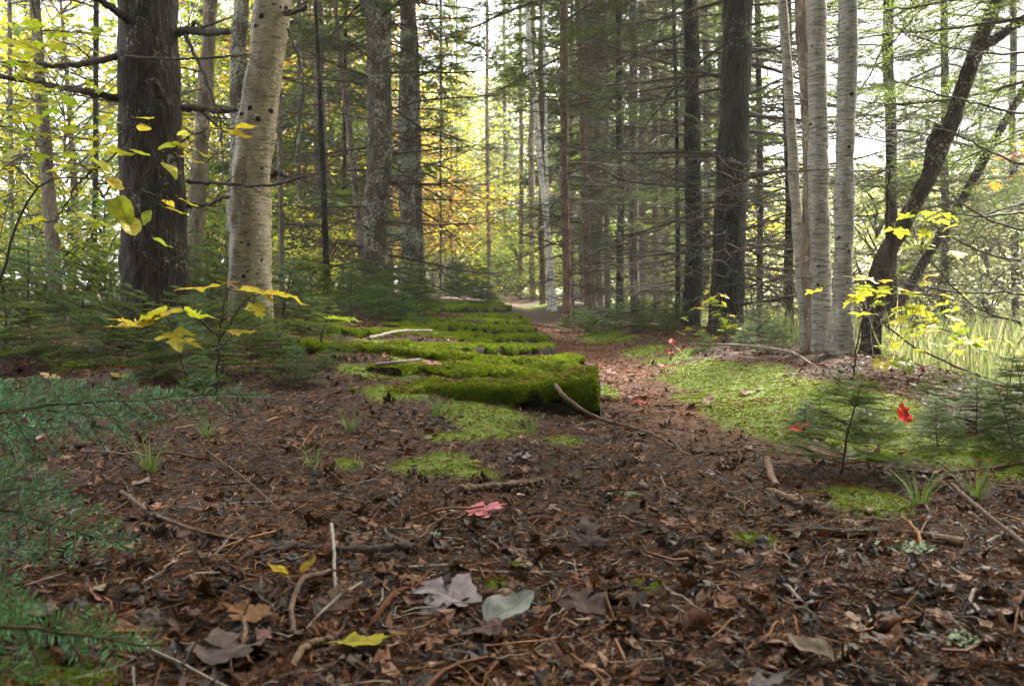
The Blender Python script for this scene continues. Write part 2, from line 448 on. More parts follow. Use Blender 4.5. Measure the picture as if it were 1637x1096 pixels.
def rotm(yaw, pitch, roll, s=1.0):
    cy, sy, cp, sp, cr, sr = np.cos(yaw), np.sin(yaw), np.cos(pitch), np.sin(pitch), np.cos(roll), np.sin(roll)
    Mz = np.stack([np.stack([cy * cp, cy * sp * sr - sy * cr, cy * sp * cr + sy * sr], -1),
                   np.stack([sy * cp, sy * sp * sr + cy * cr, sy * sp * cr - cy * sr], -1),
                   np.stack([-sp, cp * sr, cp * cr], -1)], -2)
    return Mz * np.asarray(s)[..., None, None] if np.ndim(s) else Mz * s
def needles(g, pts, spacing, ln, wd, rng, m=1, up=(0, 0, 1), full=0.35, ang=58, tone=(0.2, 0.9)):
    pts = np.asarray(pts, float)
    seg = np.linalg.norm(np.diff(pts, axis=0), axis=1); s = np.concatenate([[0], np.cumsum(seg)])
    n = max(2, int(s[-1] / spacing))
    d = np.linspace(0.02 * s[-1], s[-1], n)
    p = np.stack([np.interp(d, s, pts[:, k]) for k in range(3)], -1)
    tg = np.gradient(p, axis=0); tg /= np.linalg.norm(tg, axis=1, keepdims=True) + 1e-9
    u = np.asarray(up, float)
    sd = np.cross(tg, u); sd /= np.linalg.norm(sd, axis=1, keepdims=True) + 1e-9
    nm = np.cross(sd, tg)
    sg = np.where(np.arange(n) % 2, 1.0, -1.0)
    roll = rng.normal(0, full, n)
    side = sd * (sg * np.cos(roll))[:, None] + nm * (np.abs(np.sin(roll)) * 0.9 + 0.12)[:, None]
    a = R(ang) * (1 - 0.35 * (d / s[-1]) ** 3) + rng.normal(0, 0.12, n)
    dr = tg * np.cos(a)[:, None] + side * np.sin(a)[:, None]
    L = ln * rng.uniform(0.75, 1.1, n) * (1 - 0.45 * (d / s[-1]) ** 4)
    pr = np.cross(dr, nm); pr /= np.linalg.norm(pr, axis=1, keepdims=True) + 1e-9
    h = wd * 0.5
    v = np.stack([p - pr * h * 0.4, p + dr * (L * 0.55)[:, None] - pr * h, p + dr * L[:, None], p + dr * (L * 0.55)[:, None] + pr * h], 1)
    f = np.arange(n * 4).reshape(n, 4)
    tn = rng.uniform(tone[0], tone[1], n)
    g.add(v, f, m, np.repeat(tn, 4))
def wig(a, b, n, amp, rng, sag=0.0):
    a, b = np.asarray(a, float), np.asarray(b, float)
    t = np.linspace(0, 1, n)[:, None]
    p = a + (b - a) * t
    L = np.linalg.norm(b - a)
    w = np.cumsum(rng.normal(0, 1, (n, 3)), 0); w -= w[:1] + (w[-1:] - w[:1]) * t
    p = p + w * amp * L / math.sqrt(n)
    p[:, 2] -= (sag * L * np.sin(math.pi * t))[:, 0]
    return p
def smooth_path(pts, n):
    pts = np.asarray(pts, float); k = len(pts)
    if k == 2: 
        t = np.linspace(0, 1, n)[:, None]; return pts[0] + (pts[1] - pts[0]) * t
    s = np.concatenate([[0], np.cumsum(np.linalg.norm(np.diff(pts, axis=0), axis=1))])
    ext = np.concatenate([[2 * pts[0] - pts[1]], pts, [2 * pts[-1] - pts[-2]]])
    out = []
    for d in np.linspace(0, s[-1], n):
        i = min(k - 2, int(np.searchsorted(s, d, 'right') - 1)); t = (d - s[i]) / (s[i + 1] - s[i] + 1e-9)
        p0, p1, p2, p3 = ext[i], ext[i + 1], ext[i + 2], ext[i + 3]
        out.append(0.5 * ((2 * p1) + (-p0 + p2) * t + (2 * p0 - 5 * p1 + 4 * p2 - p3) * t * t + (-p0 + 3 * p1 - 3 * p2 + p3) * t ** 3))
    return np.array(out)

# ------------------------------------------------------------------ branch libraries (shared by all trees)
def branch_geo(seed, L=1.2, live=0.0, n2=13, r0=0.0125, curve=1.0, nl=0.03, nw=0.0045, nsp=0.010, n3=3, fine=3):
    rng = np.random.default_rng(seed); g = G()
    t = np.linspace(0, 1, 14)
    a0, b0, c0 = rng.uniform(-0.05, 0.15), rng.uniform(0.3, 0.6) * curve, rng.uniform(0.25, 0.55) * curve
    main = np.stack([L * t, L * 0.05 * np.cumsum(rng.normal(0, 0.35, 14)) * t, L * (a0 * t - b0 * t ** 2 + c0 * t ** 3)], -1)
    tube(g, main, r0 * (1 - 0.86 * t), 5, 0, jitter=0.35, rng=rng)
    def at_t(tt): return np.array([np.interp(tt, t, main[:, k]) for k in range(3)])
    for i in range(n2):
        tt = 0.14 + 0.84 * (i + rng.uniform(0, 0.8)) / n2
        p = at_t(tt); sg = 1 if i % 2 else -1
        an = R(rng.uniform(32, 66)) * sg
        l2 = L * (0.42 * (1 - tt) ** 0.7 + 0.08) * rng.uniform(0.55, 1.15)
        e = p + l2 * np.array([math.cos(an), math.sin(an), rng.normal(-0.05, 0.16)])
        sec = wig(p, e, 7, 0.10, rng, sag=rng.uniform(-0.05, 0.12))
        tube(g, sec, np.linspace(r0 * 0.36 * (1.1 - 0.5 * tt), 0.0016, 7), fine, 0, cap=False)
        lv = rng.random() < live
        if lv: needles(g, sec, nsp, nl, nw, rng, full=0.5)
        for j in range(n3):
            q = sec[rng.integers(1, 6)]; a3 = an + R(rng.uniform(30, 60)) * rng.choice([-1, 1])
            l3 = l2 * rng.uniform(0.25, 0.55)
            e3 = q + l3 * np.array([math.cos(a3), math.sin(a3), rng.normal(-0.05, 0.25)])
            ter = wig(q, e3, 4, 0.10, rng)
            tube(g, ter, np.linspace(0.0020, 0.0011, 4), 3, 0, cap=False)
            if lv: needles(g, ter, nsp, nl, nw, rng, full=0.5)
    if live > 0.5: needles(g, main[5:], nsp, nl, nw, rng, full=0.5)
    return g
DEAD = [branch_geo(100 + i, n2=[11, 14, 9, 16][i % 4], curve=[1, 0.6, 1.4][i % 3], n3=[3, 4, 2][i % 3]).mesh('dead_branch', ['twig']) for i in range(12)]
SNAG = [branch_geo(160 + i, L=0.7, n2=3, r0=0.013, n3=1).mesh('snag', ['twig']) for i in range(4)]
HALF = [branch_geo(200 + i, live=0.45, n2=16, n3=4).mesh('half_dead_branch', ['twig', 'needles_far']) for i in range(5)]
LIVE = [branch_geo(240 + i, live=1.0, n2=18, n3=5, curve=1.0).mesh('green_branch', ['twig', 'needles']) for i in range(6)]

def crown_geo(seed, H=11.0, rad=1.7, nb=130, mat=1):
    """spruce crown: drooping boughs of needle sprays round the upper stem"""
    rng = np.random.default_rng(seed); g = G()
    for i in range(nb):
        z = H * (i + rng.random()) / nb
        r = rad * (1 - z / H) ** 0.75 * rng.uniform(0.6, 1.15) + 0.15
        az = rng.uniform(0, 2 * math.pi)
        d = np.array([math.cos(az), math.sin(az), 0]); sd = np.array([-d[1], d[0], 0])
        t = np.linspace(0, 1, 5)
        ax = d * (r * t)[:, None]; ax[:, 2] = z - r * (0.45 * t - 0.2 * t ** 2 * rng.uniform(0, 2))
        tube(g, ax, np.linspace(0.012, 0.003, 5), 3, 0, cap=False)
        n = int(18 + 26 * r)
        tt = rng.uniform(0.2, 1, n); sg = rng.choice([-1, 1], n)
        p = np.stack([np.interp(tt, t, ax[:, k]) for k in range(3)], -1)
        l = r * 0.42 * (1.15 - tt) * rng.uniform(0.5, 1.2, n) + 0.10
        dr = d * 0.6 + sd * (sg * rng.uniform(0.3, 1.0, n))[:, None]; dr[:, 2] = rng.normal(-0.35, 0.25, n)
        dr /= np.linalg.norm(dr, axis=1, keepdims=True)
        w = rng.uniform(0.018, 0.04, n)[:, None]
        pr = np.cross(dr, rng.normal(0, 1, (n, 3)) + np.array([0, 0, 1.5])); pr /= np.linalg.norm(pr, axis=1, keepdims=True)
        v = np.stack([p, p + dr * l[:, None] * 0.5 - pr * w, p + dr * l[:, None], p + dr * l[:, None] * 0.5 + pr * w], 1)
        g.add(v, np.arange(n * 4).reshape(n, 4), mat, np.repeat(rng.uniform(0.1, 0.9, n), 4))
    return g
CROWN = [crown_geo(300 + i, 11 + i, 1.2 + 0.2 * i, 60 + 10 * i).mesh('spruce_crown', ['twig', 'needles_far']) for i in range(3)]

LEAF_V = None
def maple_outline():
    h = [(0.0, 0.0), (0.08, -0.05), (0.22, -0.11), (0.34, -0.06), (0.31, 0.05), (0.44, 0.12), (0.52, 0.24), (0.66, 0.36), (0.55, 0.40), (0.54, 0.50),
         (0.42, 0.47), (0.32, 0.46), (0.21, 0.44), (0.24, 0.58), (0.36, 0.68), (0.25, 0.72), (0.20, 0.84), (0.10, 0.88), (0.0, 1.10)]
    r = np.array(h); l = r[1:-1][::-1] * np.array([-1, 1])
    return np.concatenate([r, l])
def ovate_outline(n=11, w=0.34, teeth=0.02):
    t = np.linspace(0, 1, n)
    x = w * np.sin(math.pi * t ** 0.8) ** 0.8 * (1 - 0.2 * t); x[1::2] += teeth
    r = np.stack([x, t], -1); r[0, 0] = 0; r[-1, 0] = 0
    l = r[1:-1][::-1] * np.array([-1, 1])
    return np.concatenate([r, l])
def leaf_shape(kind='maple', seed=0, curl=0.25, fold=0.15, wave=0.06, rings=3, stem=0.5):
    rng = np.random.default_rng(seed)
    o = maple_outline() if kind == 'maple' else ovate_outline()
    o = o * rng.uniform(0.9, 1.1, (len(o), 1)) if kind == 'maple' else o
    c = np.array([0, 0.33 if kind == 'maple' else 0.45])
    vs = [c[None]]
    for k in range(1, rings + 1): vs.append(c + (o - c) * (k / rings) ** 0.85)
    v = np.concatenate(vs); n = len(o)
    x, y = v[:, 0], v[:, 1] - 0.35
    z = curl * (x ** 2 + 0.8 * y ** 2 * rng.uniform(-0.3, 1)) + fold * np.abs(x) + wave * vnoise(np.stack([x, y, x * 0], -1), 3.5, seed) + wave * 0.7 * np.hypot(x, y) * vnoise(np.stack([x, y, x * 0], -1), 8, seed + 5)
    v3 = np.stack([v[:, 0], v[:, 1], z], -1)
    f3 = np.array([[0, 1 + i, 1 + (i + 1) % n] for i in range(n)])
    f4 = np.array([[1 + (k * n) + i, 1 + (k + 1) * n + i, 1 + (k + 1) * n + (i + 1) % n, 1 + k * n + (i + 1) % n] for k in range(rings - 1) for i in range(n)])
    g = G(); g.add(v3, f3); 
    g.f.append((f4, 0))
    if stem:
        p = smooth_path([v3[1 + (rings - 1) * n], (rng.normal(0, 0.06), -0.5 * stem, 0.05), (rng.normal(0, 0.1), -stem, rng.uniform(-0.02, 0.1))], 6)
        tube(g, p, np.linspace(0.013, 0.010, 6), 4, 0, cap=False)
    return g

# ------------------------------------------------------------------ the ground
def build_ground():
    fine = np.arange(-52, 52.01, 0.3)
    coarse = np.arange(60, 301, 8.0)
    ang = np.radians(np.concatenate([fine, coarse]))
    r = 0.35 * 1.022 ** np.arange(0, 320)
    A, Rr = np.meshgrid(ang, r)
    x, y = np.sin(A) * Rr, np.cos(A) * Rr
    z = height(x, y)
    ms = moss(x, y)
    z = z + 0.012 * ms * (0.5 + 0.5 * vnoise(xy0(x, y), 20, 9))
    u = x - path_x(y)
    md = sstep(2.2, 4.0, u) * sstep(3, 6, y)
    nr, na = A.shape
    i = np.arange(nr - 1)[:, None] * na; j = np.arange(na)[None]; k = (j + 1) % na
    f = np.stack([i + j, i + k, i + na + k, i + na + j], -1).reshape(-1, 4)[:, ::-1]
    g = G(); g.add(np.stack([x, y, z], -1).reshape(-1, 3), f)
    c = len(x.ravel()); 
    g.v.append(np.array([[0, 0, gz(0, 0)]])); g.t.append(np.array([0.5])); g.n += 1
    g.f.append((np.array([[jj, (jj + 1) % na, c] for jj in range(na)]), 0))
    me = g.mesh('ground', ['ground'], extra={'moss': np.append(ms.ravel(), 0), 'meadow': np.append(md.ravel(), 0), 'path': np.append((np.exp(-(u / 0.42) ** 4) * sstep(2.5, 4.0, y) * (1 - 0.75 * sstep(9, 16, y))).ravel(), 0)})
    tag(obj('ground', me), kind='structure')
build_ground()

# ------------------------------------------------------------------ loose litter (nobody could count it)
rg = np.random.default_rng(7)
def sector(n, r0, r1, a=40, power=1.6):
    """places in front of the camera, denser where the floor is seen from close by"""
    u = rg.random(n); q = 2 - power
    r = (r0 ** q + u * (r1 ** q - r0 ** q)) ** (1 / q)
    t = np.radians(rg.uniform(-a, a, n))
    return np.sin(t) * r, np.cos(t) * r
TIES = []
def on_floor(n, r0, r1, a=40, power=1.6, moss_keep=0.25):
    x, y = sector(n, r0, r1, a, power)
    ok = (rg.random(n) < 1 - (1 - moss_keep) * moss(x, y))
    u = x - path_x(y)
    ok &= ~((u > 2.6) & (y > 4))
    return x[ok], y[ok]
def litter():
    g = G()
    # curled leaf scraps in a few shapes
    for s in range(10):
        rr = np.random.default_rng(50 + s)
        nn = 9
        th = np.sort(rr.uniform(0, 2 * math.pi, nn)); rad = rr.uniform(0.45, 1.0, nn)
        o = np.stack([np.cos(th) * rad * rr.uniform(0.55, 1), np.sin(th) * rad], -1)
        v2 = np.concatenate([[[0, 0]], o * 0.55, o])
        z = 0.35 * rr.uniform(-0.4, 1.0) * (v2[:, 0] ** 2) + 0.25 * rr.normal() * v2[:, 1] * v2[:, 0] + rr.normal(0, 0.07, len(v2))
        tv = np.column_stack([v2, z])
        tf = [[0, 1 + i, 1 + (i + 1) % nn] for i in range(nn)]
        for i in range(nn):
            a, b, c, d = 1 + i, 1 + nn + i, 1 + nn + (i + 1) % nn, 1 + (i + 1) % nn
            tf += [[a, b, c], [a, c, d]]
        x, y = on_floor(6800, 0.9, 14, power=1.36, moss_keep=0.10)
        k = len(x); d = np.hypot(x, y)
        sz = rg.uniform(0.004, 0.012, k) * (1 + 0.05 * d) * np.where(rg.random(k) < 0.16, 2.6, 1.0)
        sz *= np.where(d > 2.0, 0.78, 1.0)
        u = x - path_x(y)
        sz *= np.where((np.abs(u) < 0.4) & (y > 2.5), 0.6, 1.0)
        Mx = rotm(rg.uniform(0, 6.28, k), rg.normal(0, 0.42, k), rg.normal(0, 0.42, k), sz)
        T = np.stack([x, y, height(x, y) + rg.uniform(0.001, 0.012, k) + 0.15 * sz], -1)
        tone = np.clip(rg.beta(1.25, 1.75, k) + np.where(x > 0.25, -0.05, 0.03), 0, 1)
        scatter(g, tv, np.array(tf), Mx, T, 0, tone)
    # bits of maple leaf
    for s in range(6):
        lg = leaf_shape('maple', 60 + s, curl=[0.5, -0.4, 0.9][s % 3], fold=0.25, wave=0.2, rings=2, stem=0)
        tv = np.concatenate(lg.v) - np.array([0, 0.35, 0])
        x, y = on_floor(230, 1.0, 7, power=1.4, moss_keep=0.1); k = len(x)
        sz = rg.uniform(0.022, 0.055, k); Mx = rotm(rg.uniform(0, 6.28, k), rg.normal(0, 0.25, k), rg.normal(0, 0.25, k) + np.where(rg.random(k) < .4, math.pi, 0), sz)
        T = np.stack([x, y, height(x, y) + 0.004 + 0.12 * sz], -1)
        tone = np.clip(rg.beta(2.0, 2.2, k), 0, 1)
        for fa, _ in lg.f: 
            scatter(g, tv, fa, Mx, T, 0, tone)
    # brown needles
    x, y = on_floor(190000, 0.9, 13, power=1.32, moss_keep=0.42); k = len(x); d = np.hypot(x, y)
    nv = np.array([[-0.5, -0.032, 0], [0.05, -0.045, 0.03], [0.5, 0, 0], [0.05, 0.045, 0.03]])
    L = rg.uniform(0.012, 0.032, k) * (1 + 0.05 * d)
    Mx = rotm(rg.uniform(0, 6.28, k), rg.normal(0, 0.22, k), rg.uniform(0, 6.28, k), L)
    Mx[:, :, 1] *= (1 + 0.12 * d)[:, None]
    scatter(g, nv, np.array([[0, 1, 2, 3]]), Mx, np.stack([x, y, height(x, y) + rg.uniform(0.002, 0.013, k) + 0.012 * moss(x, y)], -1), 1, rg.beta(1.6, 2, k))
    # twiglets and bark crumbs
    for s in range(14):
        rr = np.random.default_rng(90 + s); q = G()
        p = wig((-0.5, 0, 0), (0.5, 0, 0), 6, 0.12, rr); p[:, 2] *= 0.5
        tube(q, p, rr.uniform(0.006, 0.017) * np.linspace(1, 0.6, 6), 4, cap=False, jitter=0.4, rng=rr)
        if s % 2:
            p2 = wig(p[3], p[3] + np.array([0.2, rr.choice([-1, 1]) * 0.22, 0.05]), 4, 0.1, rr); tube(q, p2, [0.012, 0.010, 0.009, 0.006], 4, cap=False)
        tv = np.concatenate(q.v)
        x, y = on_floor(420, 0.95, 11, power=1.5); k = len(x)
        L = rg.uniform(0.03, 0.13, k) * np.where(rg.random(k) < .12, 2, 1)
        Mx = rotm(rg.uniform(0, 6.28, k), rg.normal(0, 0.12, k), rg.uniform(0, 6.28, k), L)
        T = np.stack([x, y, height(x, y) + rg.uniform(0.003, 0.014, k)], -1)
        tone = rg.beta(1.6, 1.6, k)
        for fa, _ in q.f: scatter(g, tv, fa, Mx, T, 1 if s % 3 else 2, tone)
    tag(obj('leaf_litter', g.mesh('leaf_litter', ['litter', 'needle_litter', 'stick_grey'], smooth=False)), 'brown leaf scraps, fallen needles and crumbled twigs covering the path', 'leaf litter', kind='stuff')
litter()

# moss shoots
def tuft_shape(seed, nb=8):
    rr = np.random.default_rng(seed); v, f = [], []
    for i in range(nb):
        a = rr.uniform(0, 6.28); l = rr.uniform(0.5, 1.0); sp = rr.uniform(0.15, 0.6); w = 0.085
        d = np.array([math.cos(a), math.sin(a), 0]); s = np.array([-d[1], d[0], 0])
        b = d * 0.08
        v += [b - s * w, b + s * w, d * sp * 0.6 * l + np.array([0, 0, l * 0.7]) + s * w * 0.8, d * sp * l + np.array([0, 0, l * (0.85 if i % 2 else 0.6)])]
        k = 4 * i; f += [[k, k + 1, k + 2], [k, k + 2, k + 3]]
    return np.array(v), np.array(f)
TUFT = [tuft_shape(i) for i in range(5)]
def ground_moss():
    g = G()
    for s, (tv, tf) in enumerate(TUFT):
        x, y = sector(95000, 1.0, 16, 38, 1.3)
        m = moss(x, y); ok = rg.random(len(x)) < m * 1.05
        x, y, m = x[ok], y[ok], m[ok]; k = len(x); d = np.hypot(x, y)
        sz = rg.uniform(0.006, 0.012, k) * (0.8 + 0.07 * d)
        T = np.stack([x, y, height(x, y) + 0.012 * m * (0.5 + 0.5 * vnoise(xy0(x, y), 20, 9)) - 0.002], -1)
        tone = np.clip(0.48 + 0.3 * vnoise(xy0(x, y), 5, 41) + 0.2 * vnoise(xy0(x, y), 22, 43) + rg.normal(0, 0.16, k), 0, 1)
        scatter(g, tv, tf, rotm(rg.uniform(0, 6.28, k), rg.normal(0, 0.3, k), rg.normal(0, 0.3, k), sz), T, 0, tone)
    tag(obj('moss', g.mesh('moss', ['moss'], smooth=False)), 'bright green moss cushions spreading beside the path', 'moss', kind='stuff')
ground_moss()
def marsh_grass():
    g = G(); rr = np.random.default_rng(5)
    bl = np.array([[-0.5, 0, 0], [0.5, 0, 0], [0.45, 0.08, 0.5], [-0.35, 0.08, 0.5], [0, 0.3, 0.95]])
    n = 26000
    y = 4.5 + 22 * rr.random(n) ** 1.5; u = 2.0 + (2 + 0.75 * y) * rr.random(n); x = path_x(y) + u
    ok = rr.random(n) < sstep(1.9, 3.2, u); x, y = x[ok], y[ok]; k = len(x)
    H = rr.uniform(0.25, 0.75, k); Mx = rotm(rr.uniform(0, 6.28, k), rr.normal(0, .2, k), rr.normal(0, .25, k), H)
    Mx[:, :, 0] *= (rr.uniform(0.008, 0.02, k) * (1 + 0.04 * y) / H)[:, None]
    T = np.stack([x, y, height(x, y) - 0.01], -1); tone = np.clip(rr.beta(2, 2, k) + 0.2 * vnoise(xy0(x, y), 0.6, 3), 0, 1)
    g2 = np.array([[0, 1, 2, 3]])
    scatter(g, bl, g2, Mx, T, 0, tone); scatter(g, bl, np.array([[3, 2, 4]]), Mx, T, 0, tone)
    tag(obj('marsh_grass', g.mesh('marsh_grass', ['grass'], smooth=False)), 'tall pale green grass in the sunlit clearing', 'grass', kind='stuff')
marsh_grass()

# ------------------------------------------------------------------ mossy railway ties
def tie(label, right, left, w, h, cover, seed, tufts, rise=0.055):
    cover *= 0.50  # moss thinned so dark timber also stands for shade on the near side
    """right, left: (px, py, z) of the near top edge at both ends"""
    rr = np.random.default_rng(seed)
    def wp(p, rise=0.055):
        d = ray(p[0], p[1]); z = p[2]
        for _ in range(12):
            t = (CAM_Z - z) / -d[2]
            z = 0.5 * z + 0.5 * max(p[2], gz(d[0] * t, d[1] * t) + rise)
        t = (CAM_Z - z) / -d[2]
        return np.array([d[0] * t, d[1] * t, z])
    A, B = wp(right), wp(left, rise)
    ax = B - A; L = np.linalg.norm(ax); ax /= L
    side = np.array([-ax[1], ax[0], 0]); side /= np.linalg.norm(side)
    if side[1] < 0: side = -side
    up = np.cross(ax, side); up = up if up[2] > 0 else -up
    root = thing('railway_tie', label, 'railway tie', A, group='mossy railway ties across the old track bed')
    n = max(24, int(L / 0.010)); ns = 80
    # rounded box section, seen along the tie
    s = np.linspace(0, 1, ns, endpoint=False) * 2 * math.pi
    e = 0.28
    cs = np.sign(np.cos(s)) * np.abs(np.cos(s)) ** e * w / 2 + w / 2
    cz = np.sign(np.sin(s)) * np.abs(np.sin(s)) ** e * h / 2 - h / 2
    sd_ = np.linspace(0, 2 * math.pi, 2001)
    fx = np.sign(np.cos(sd_)) * np.abs(np.cos(sd_)) ** e * w / 2 + w / 2; fz = np.sign(np.sin(sd_)) * np.abs(np.sin(sd_)) ** e * h / 2 - h / 2
    al = np.concatenate([[0], np.cumsum(np.hypot(np.diff(fx), np.diff(fz)))]); u_ = np.linspace(0, al[-1], ns, endpoint=False)
    cs, cz = np.interp(u_, al, fx), np.interp(u_, al, fz)
    t = np.linspace(0, L, n)
    def body(off, rough, keep=None):
        P = t[:, None, None] * ax + cs[None, :, None] * side + cz[None, :, None] * up
        cen = t[:, None, None] * ax + np.array(side * w / 2 - up * h / 2)
        nrm = P - cen; nrm = nrm / (np.linalg.norm(nrm, axis=2, keepdims=True) + 1e-9)
        q = P + A
        sagg = -0.03 * (0.5 + 0.5 * vnoise(q * np.array([1, 0.2, 0.2]), 2.6, seed)) * (0.3 + 0.7 * np.clip(t / 0.25, 0, 1))[:, None] 
        d = off + rough * fbm(q, 9, seed + 2, 3)
        P = P + nrm * d[..., None] + up * sagg[..., None]
        return P, nrm
    P, nrm = body(0.0, 0.014)
    g = G()
    i = np.arange(n - 1)[:, None] * ns; j = np.arange(ns)[None]; k = (j + 1) % ns
    f = np.stack([i + j, i + k, i + ns + k, i + ns + j], -1).reshape(-1, 4)
    g.add(P.reshape(-1, 3), f)
    for ring, rev in ((0, False), (n - 1, True)):
        b = G(); cpt = P[ring].mean(0)
        inner = cpt + (P[ring] - cpt) * 0.5 + rr.normal(0, 0.004, (ns, 3))
        vv = np.concatenate([P[ring], inner, cpt[None]])
        f4 = np.array([[q, (q + 1) % ns, ns + (q + 1) % ns, ns + q] for q in range(ns)]); f3 = np.array([[ns + q, ns + (q + 1) % ns, 2 * ns] for q in range(ns)])
        b.add(vv, f4); b.f.append((f3, 0)); g.merge(b)
    obj('timber', g.mesh('timber', ['timber']), root)
    # moss cushion over the top and down the near side in tongues
    P2, nr2 = body(0.012, 0.022)
    hang = np.clip(cz / h + 1, 0, 1)[None, :]            # 1 at the top, 0 at the foot
    msk = hang - (1 - cover) + 0.28 * fbm(P2 + A, 4.5, seed + 9, 2) + 0.28 * fbm(P2 + A, 15, seed + 4, 2)
    msk = np.where(P2[..., 2] + A[2] - height(P2[..., 0] + A[0], P2[..., 1] + A[1]) < 0.0, -1, msk)
    in_f = (msk[:-1] > 0.18) | (msk[1:] > 0.18)
    fm = np.stack([i + j, i + k, i + ns + k, i + ns + j], -1)
    ok = in_f | np.roll(in_f, -1, 1)
    mg = G()
    sink = np.where(msk > 0.18, 0.0, -0.02)
    P2 = P2 + nr2 * sink[..., None]
    V = P2.reshape(-1, 3)
    mg.add(V, fm[ok].reshape(-1, 4), 0, np.clip(0.40 + 0.25 * fbm(V + A, 7, 4), 0, 1))
    # moss shoots on that cushion
    idx = np.argwhere(ok)
    if len(idx):
        pick = idx[rr.integers(0, len(idx), tufts)]
        a = rr.random((tufts, 1)); b2 = rr.random((tufts, 1))
        def gp(AA, di, dj): return AA[pick[:, 0] + di, (pick[:, 1] + dj) % ns]
        pos = gp(P2, 0, 0) * (1 - a) * (1 - b2) + gp(P2, 1, 0) * a * (1 - b2) + gp(P2, 0, 1) * (1 - a) * b2 + gp(P2, 1, 1) * a * b2
        nn = gp(nr2, 0, 0) * 0.7 + np.array([0, 0, 0.6]); nn /= np.linalg.norm(nn, axis=1, keepdims=True)
        tx = np.cross(nn, rr.normal(0, 1, (tufts, 3))); tx /= np.linalg.norm(tx, axis=1, keepdims=True); ty = np.cross(nn, tx)
        D = A[1]
        sz = rr.uniform(0.007, 0.017, tufts) * (0.8 + 0.06 * D)
        Mx = np.stack([tx, ty, nn], -1) * sz[:, None, None]
        tone = np.clip(0.58 + 0.3 * vnoise(pos + A, 8, 41) + rr.normal(0, 0.16, tufts), 0, 1)
        lo = np.clip((tufts // 5), 1, None)
        for s5, (tv, tf) in enumerate(TUFT):
            sl = slice(s5 * lo, (s5 + 1) * lo); scatter(mg, tv, tf, Mx[sl], pos[sl], 0, tone[sl])
    if len(idx):
        kq = tufts // 10; rows = rr.integers(0, len(P2) - 1, kq); colu = rr.integers(0, ns // 2, kq)
        T = P2[rows, colu] + np.array([0, 0, .012]); nd = np.array([[-0.5, -0.04, 0], [0.05, -0.05, 0.03], [0.5, 0, 0], [0.05, 0.05, 0.03]])
        okk = nr2[rows, colu, 2] > .6
        scatter(mg, nd, np.array([[0, 1, 2, 3]]), rotm(rr.uniform(0, 6.28, kq), rr.normal(0, .3, kq), rr.uniform(0, 6, kq), rr.uniform(.015, .04, kq) * (1 + .04 * A[1]))[okk], T[okk], 1, rr.random(kq)[okk])
    if mg.n: obj('moss_cover', mg.mesh('moss_cover', ['moss', 'needle_litter'], smooth=True), root)
    TIES.append((A, B, w, h))
tie('nearest mossy railway tie with rotten near side darkened for shade and square end by the path', (955, 601, .185), (560, 627, .02), .25, .24, .92, 1, 20000, 0.0)
tie('low mossy railway tie almost buried just behind the nearest tie', (937, 588, .10), (690, 592, .10), .14, .15, .95, 2, 5000, .03)
tie('thick mossy railway tie end overhanging the path behind the buried tie', (933, 572, .12), (640, 586, .12), .22, .18, .92, 3, 7000, .05)
tie('long mossy railway tie rising towards the firs with dark gap under its right end', (815, 575, .12), (470, 541, .22), .2, .2, .85, 4, 10000, .09)
tie('mossy railway tie with broken end, upper of the pair at the path bend', (893, 551, .10), (590, 546, .12), .2, .16, .85, 6, 5000, .05)
tie('lumpy moss-buried railway tie sloping up to the yellow maple seedling', (800, 548, .10), (500, 514, .20), .28, .2, .85, 7, 10000, .09)
tie('narrow mossy railway tie parallel behind the lumpy moss-buried one', (879, 536, .09), (600, 527, .10), .2, .16, .9, 8, 5000, .05)
tie('short square-ended mossy railway tie beside the narrowing path', (860, 522, .10), (640, 517, .10), .22, .18, .88, 9, 4000, .06)
tie('flat mossy railway tie behind the short square-ended one', (848, 511, .06), (640, 508, .10), .2, .14, .95, 10, 3000, .04)
tie('thin mossy railway tie half sunk in the middle of the track bed', (838, 503, .06), (650, 500, .10), .2, .14, .95, 11, 3000, .04)
tie('mossy railway tie with dark near face lying before the last one', (818, 488, .12), (660, 486, .12), .25, .2, .8, 12, 3000, .09)
tie('last mossy railway tie before the fir thicket', (806, 481, .12), (690, 480, .12), .25, .18, .9, 13, 2000, .07)

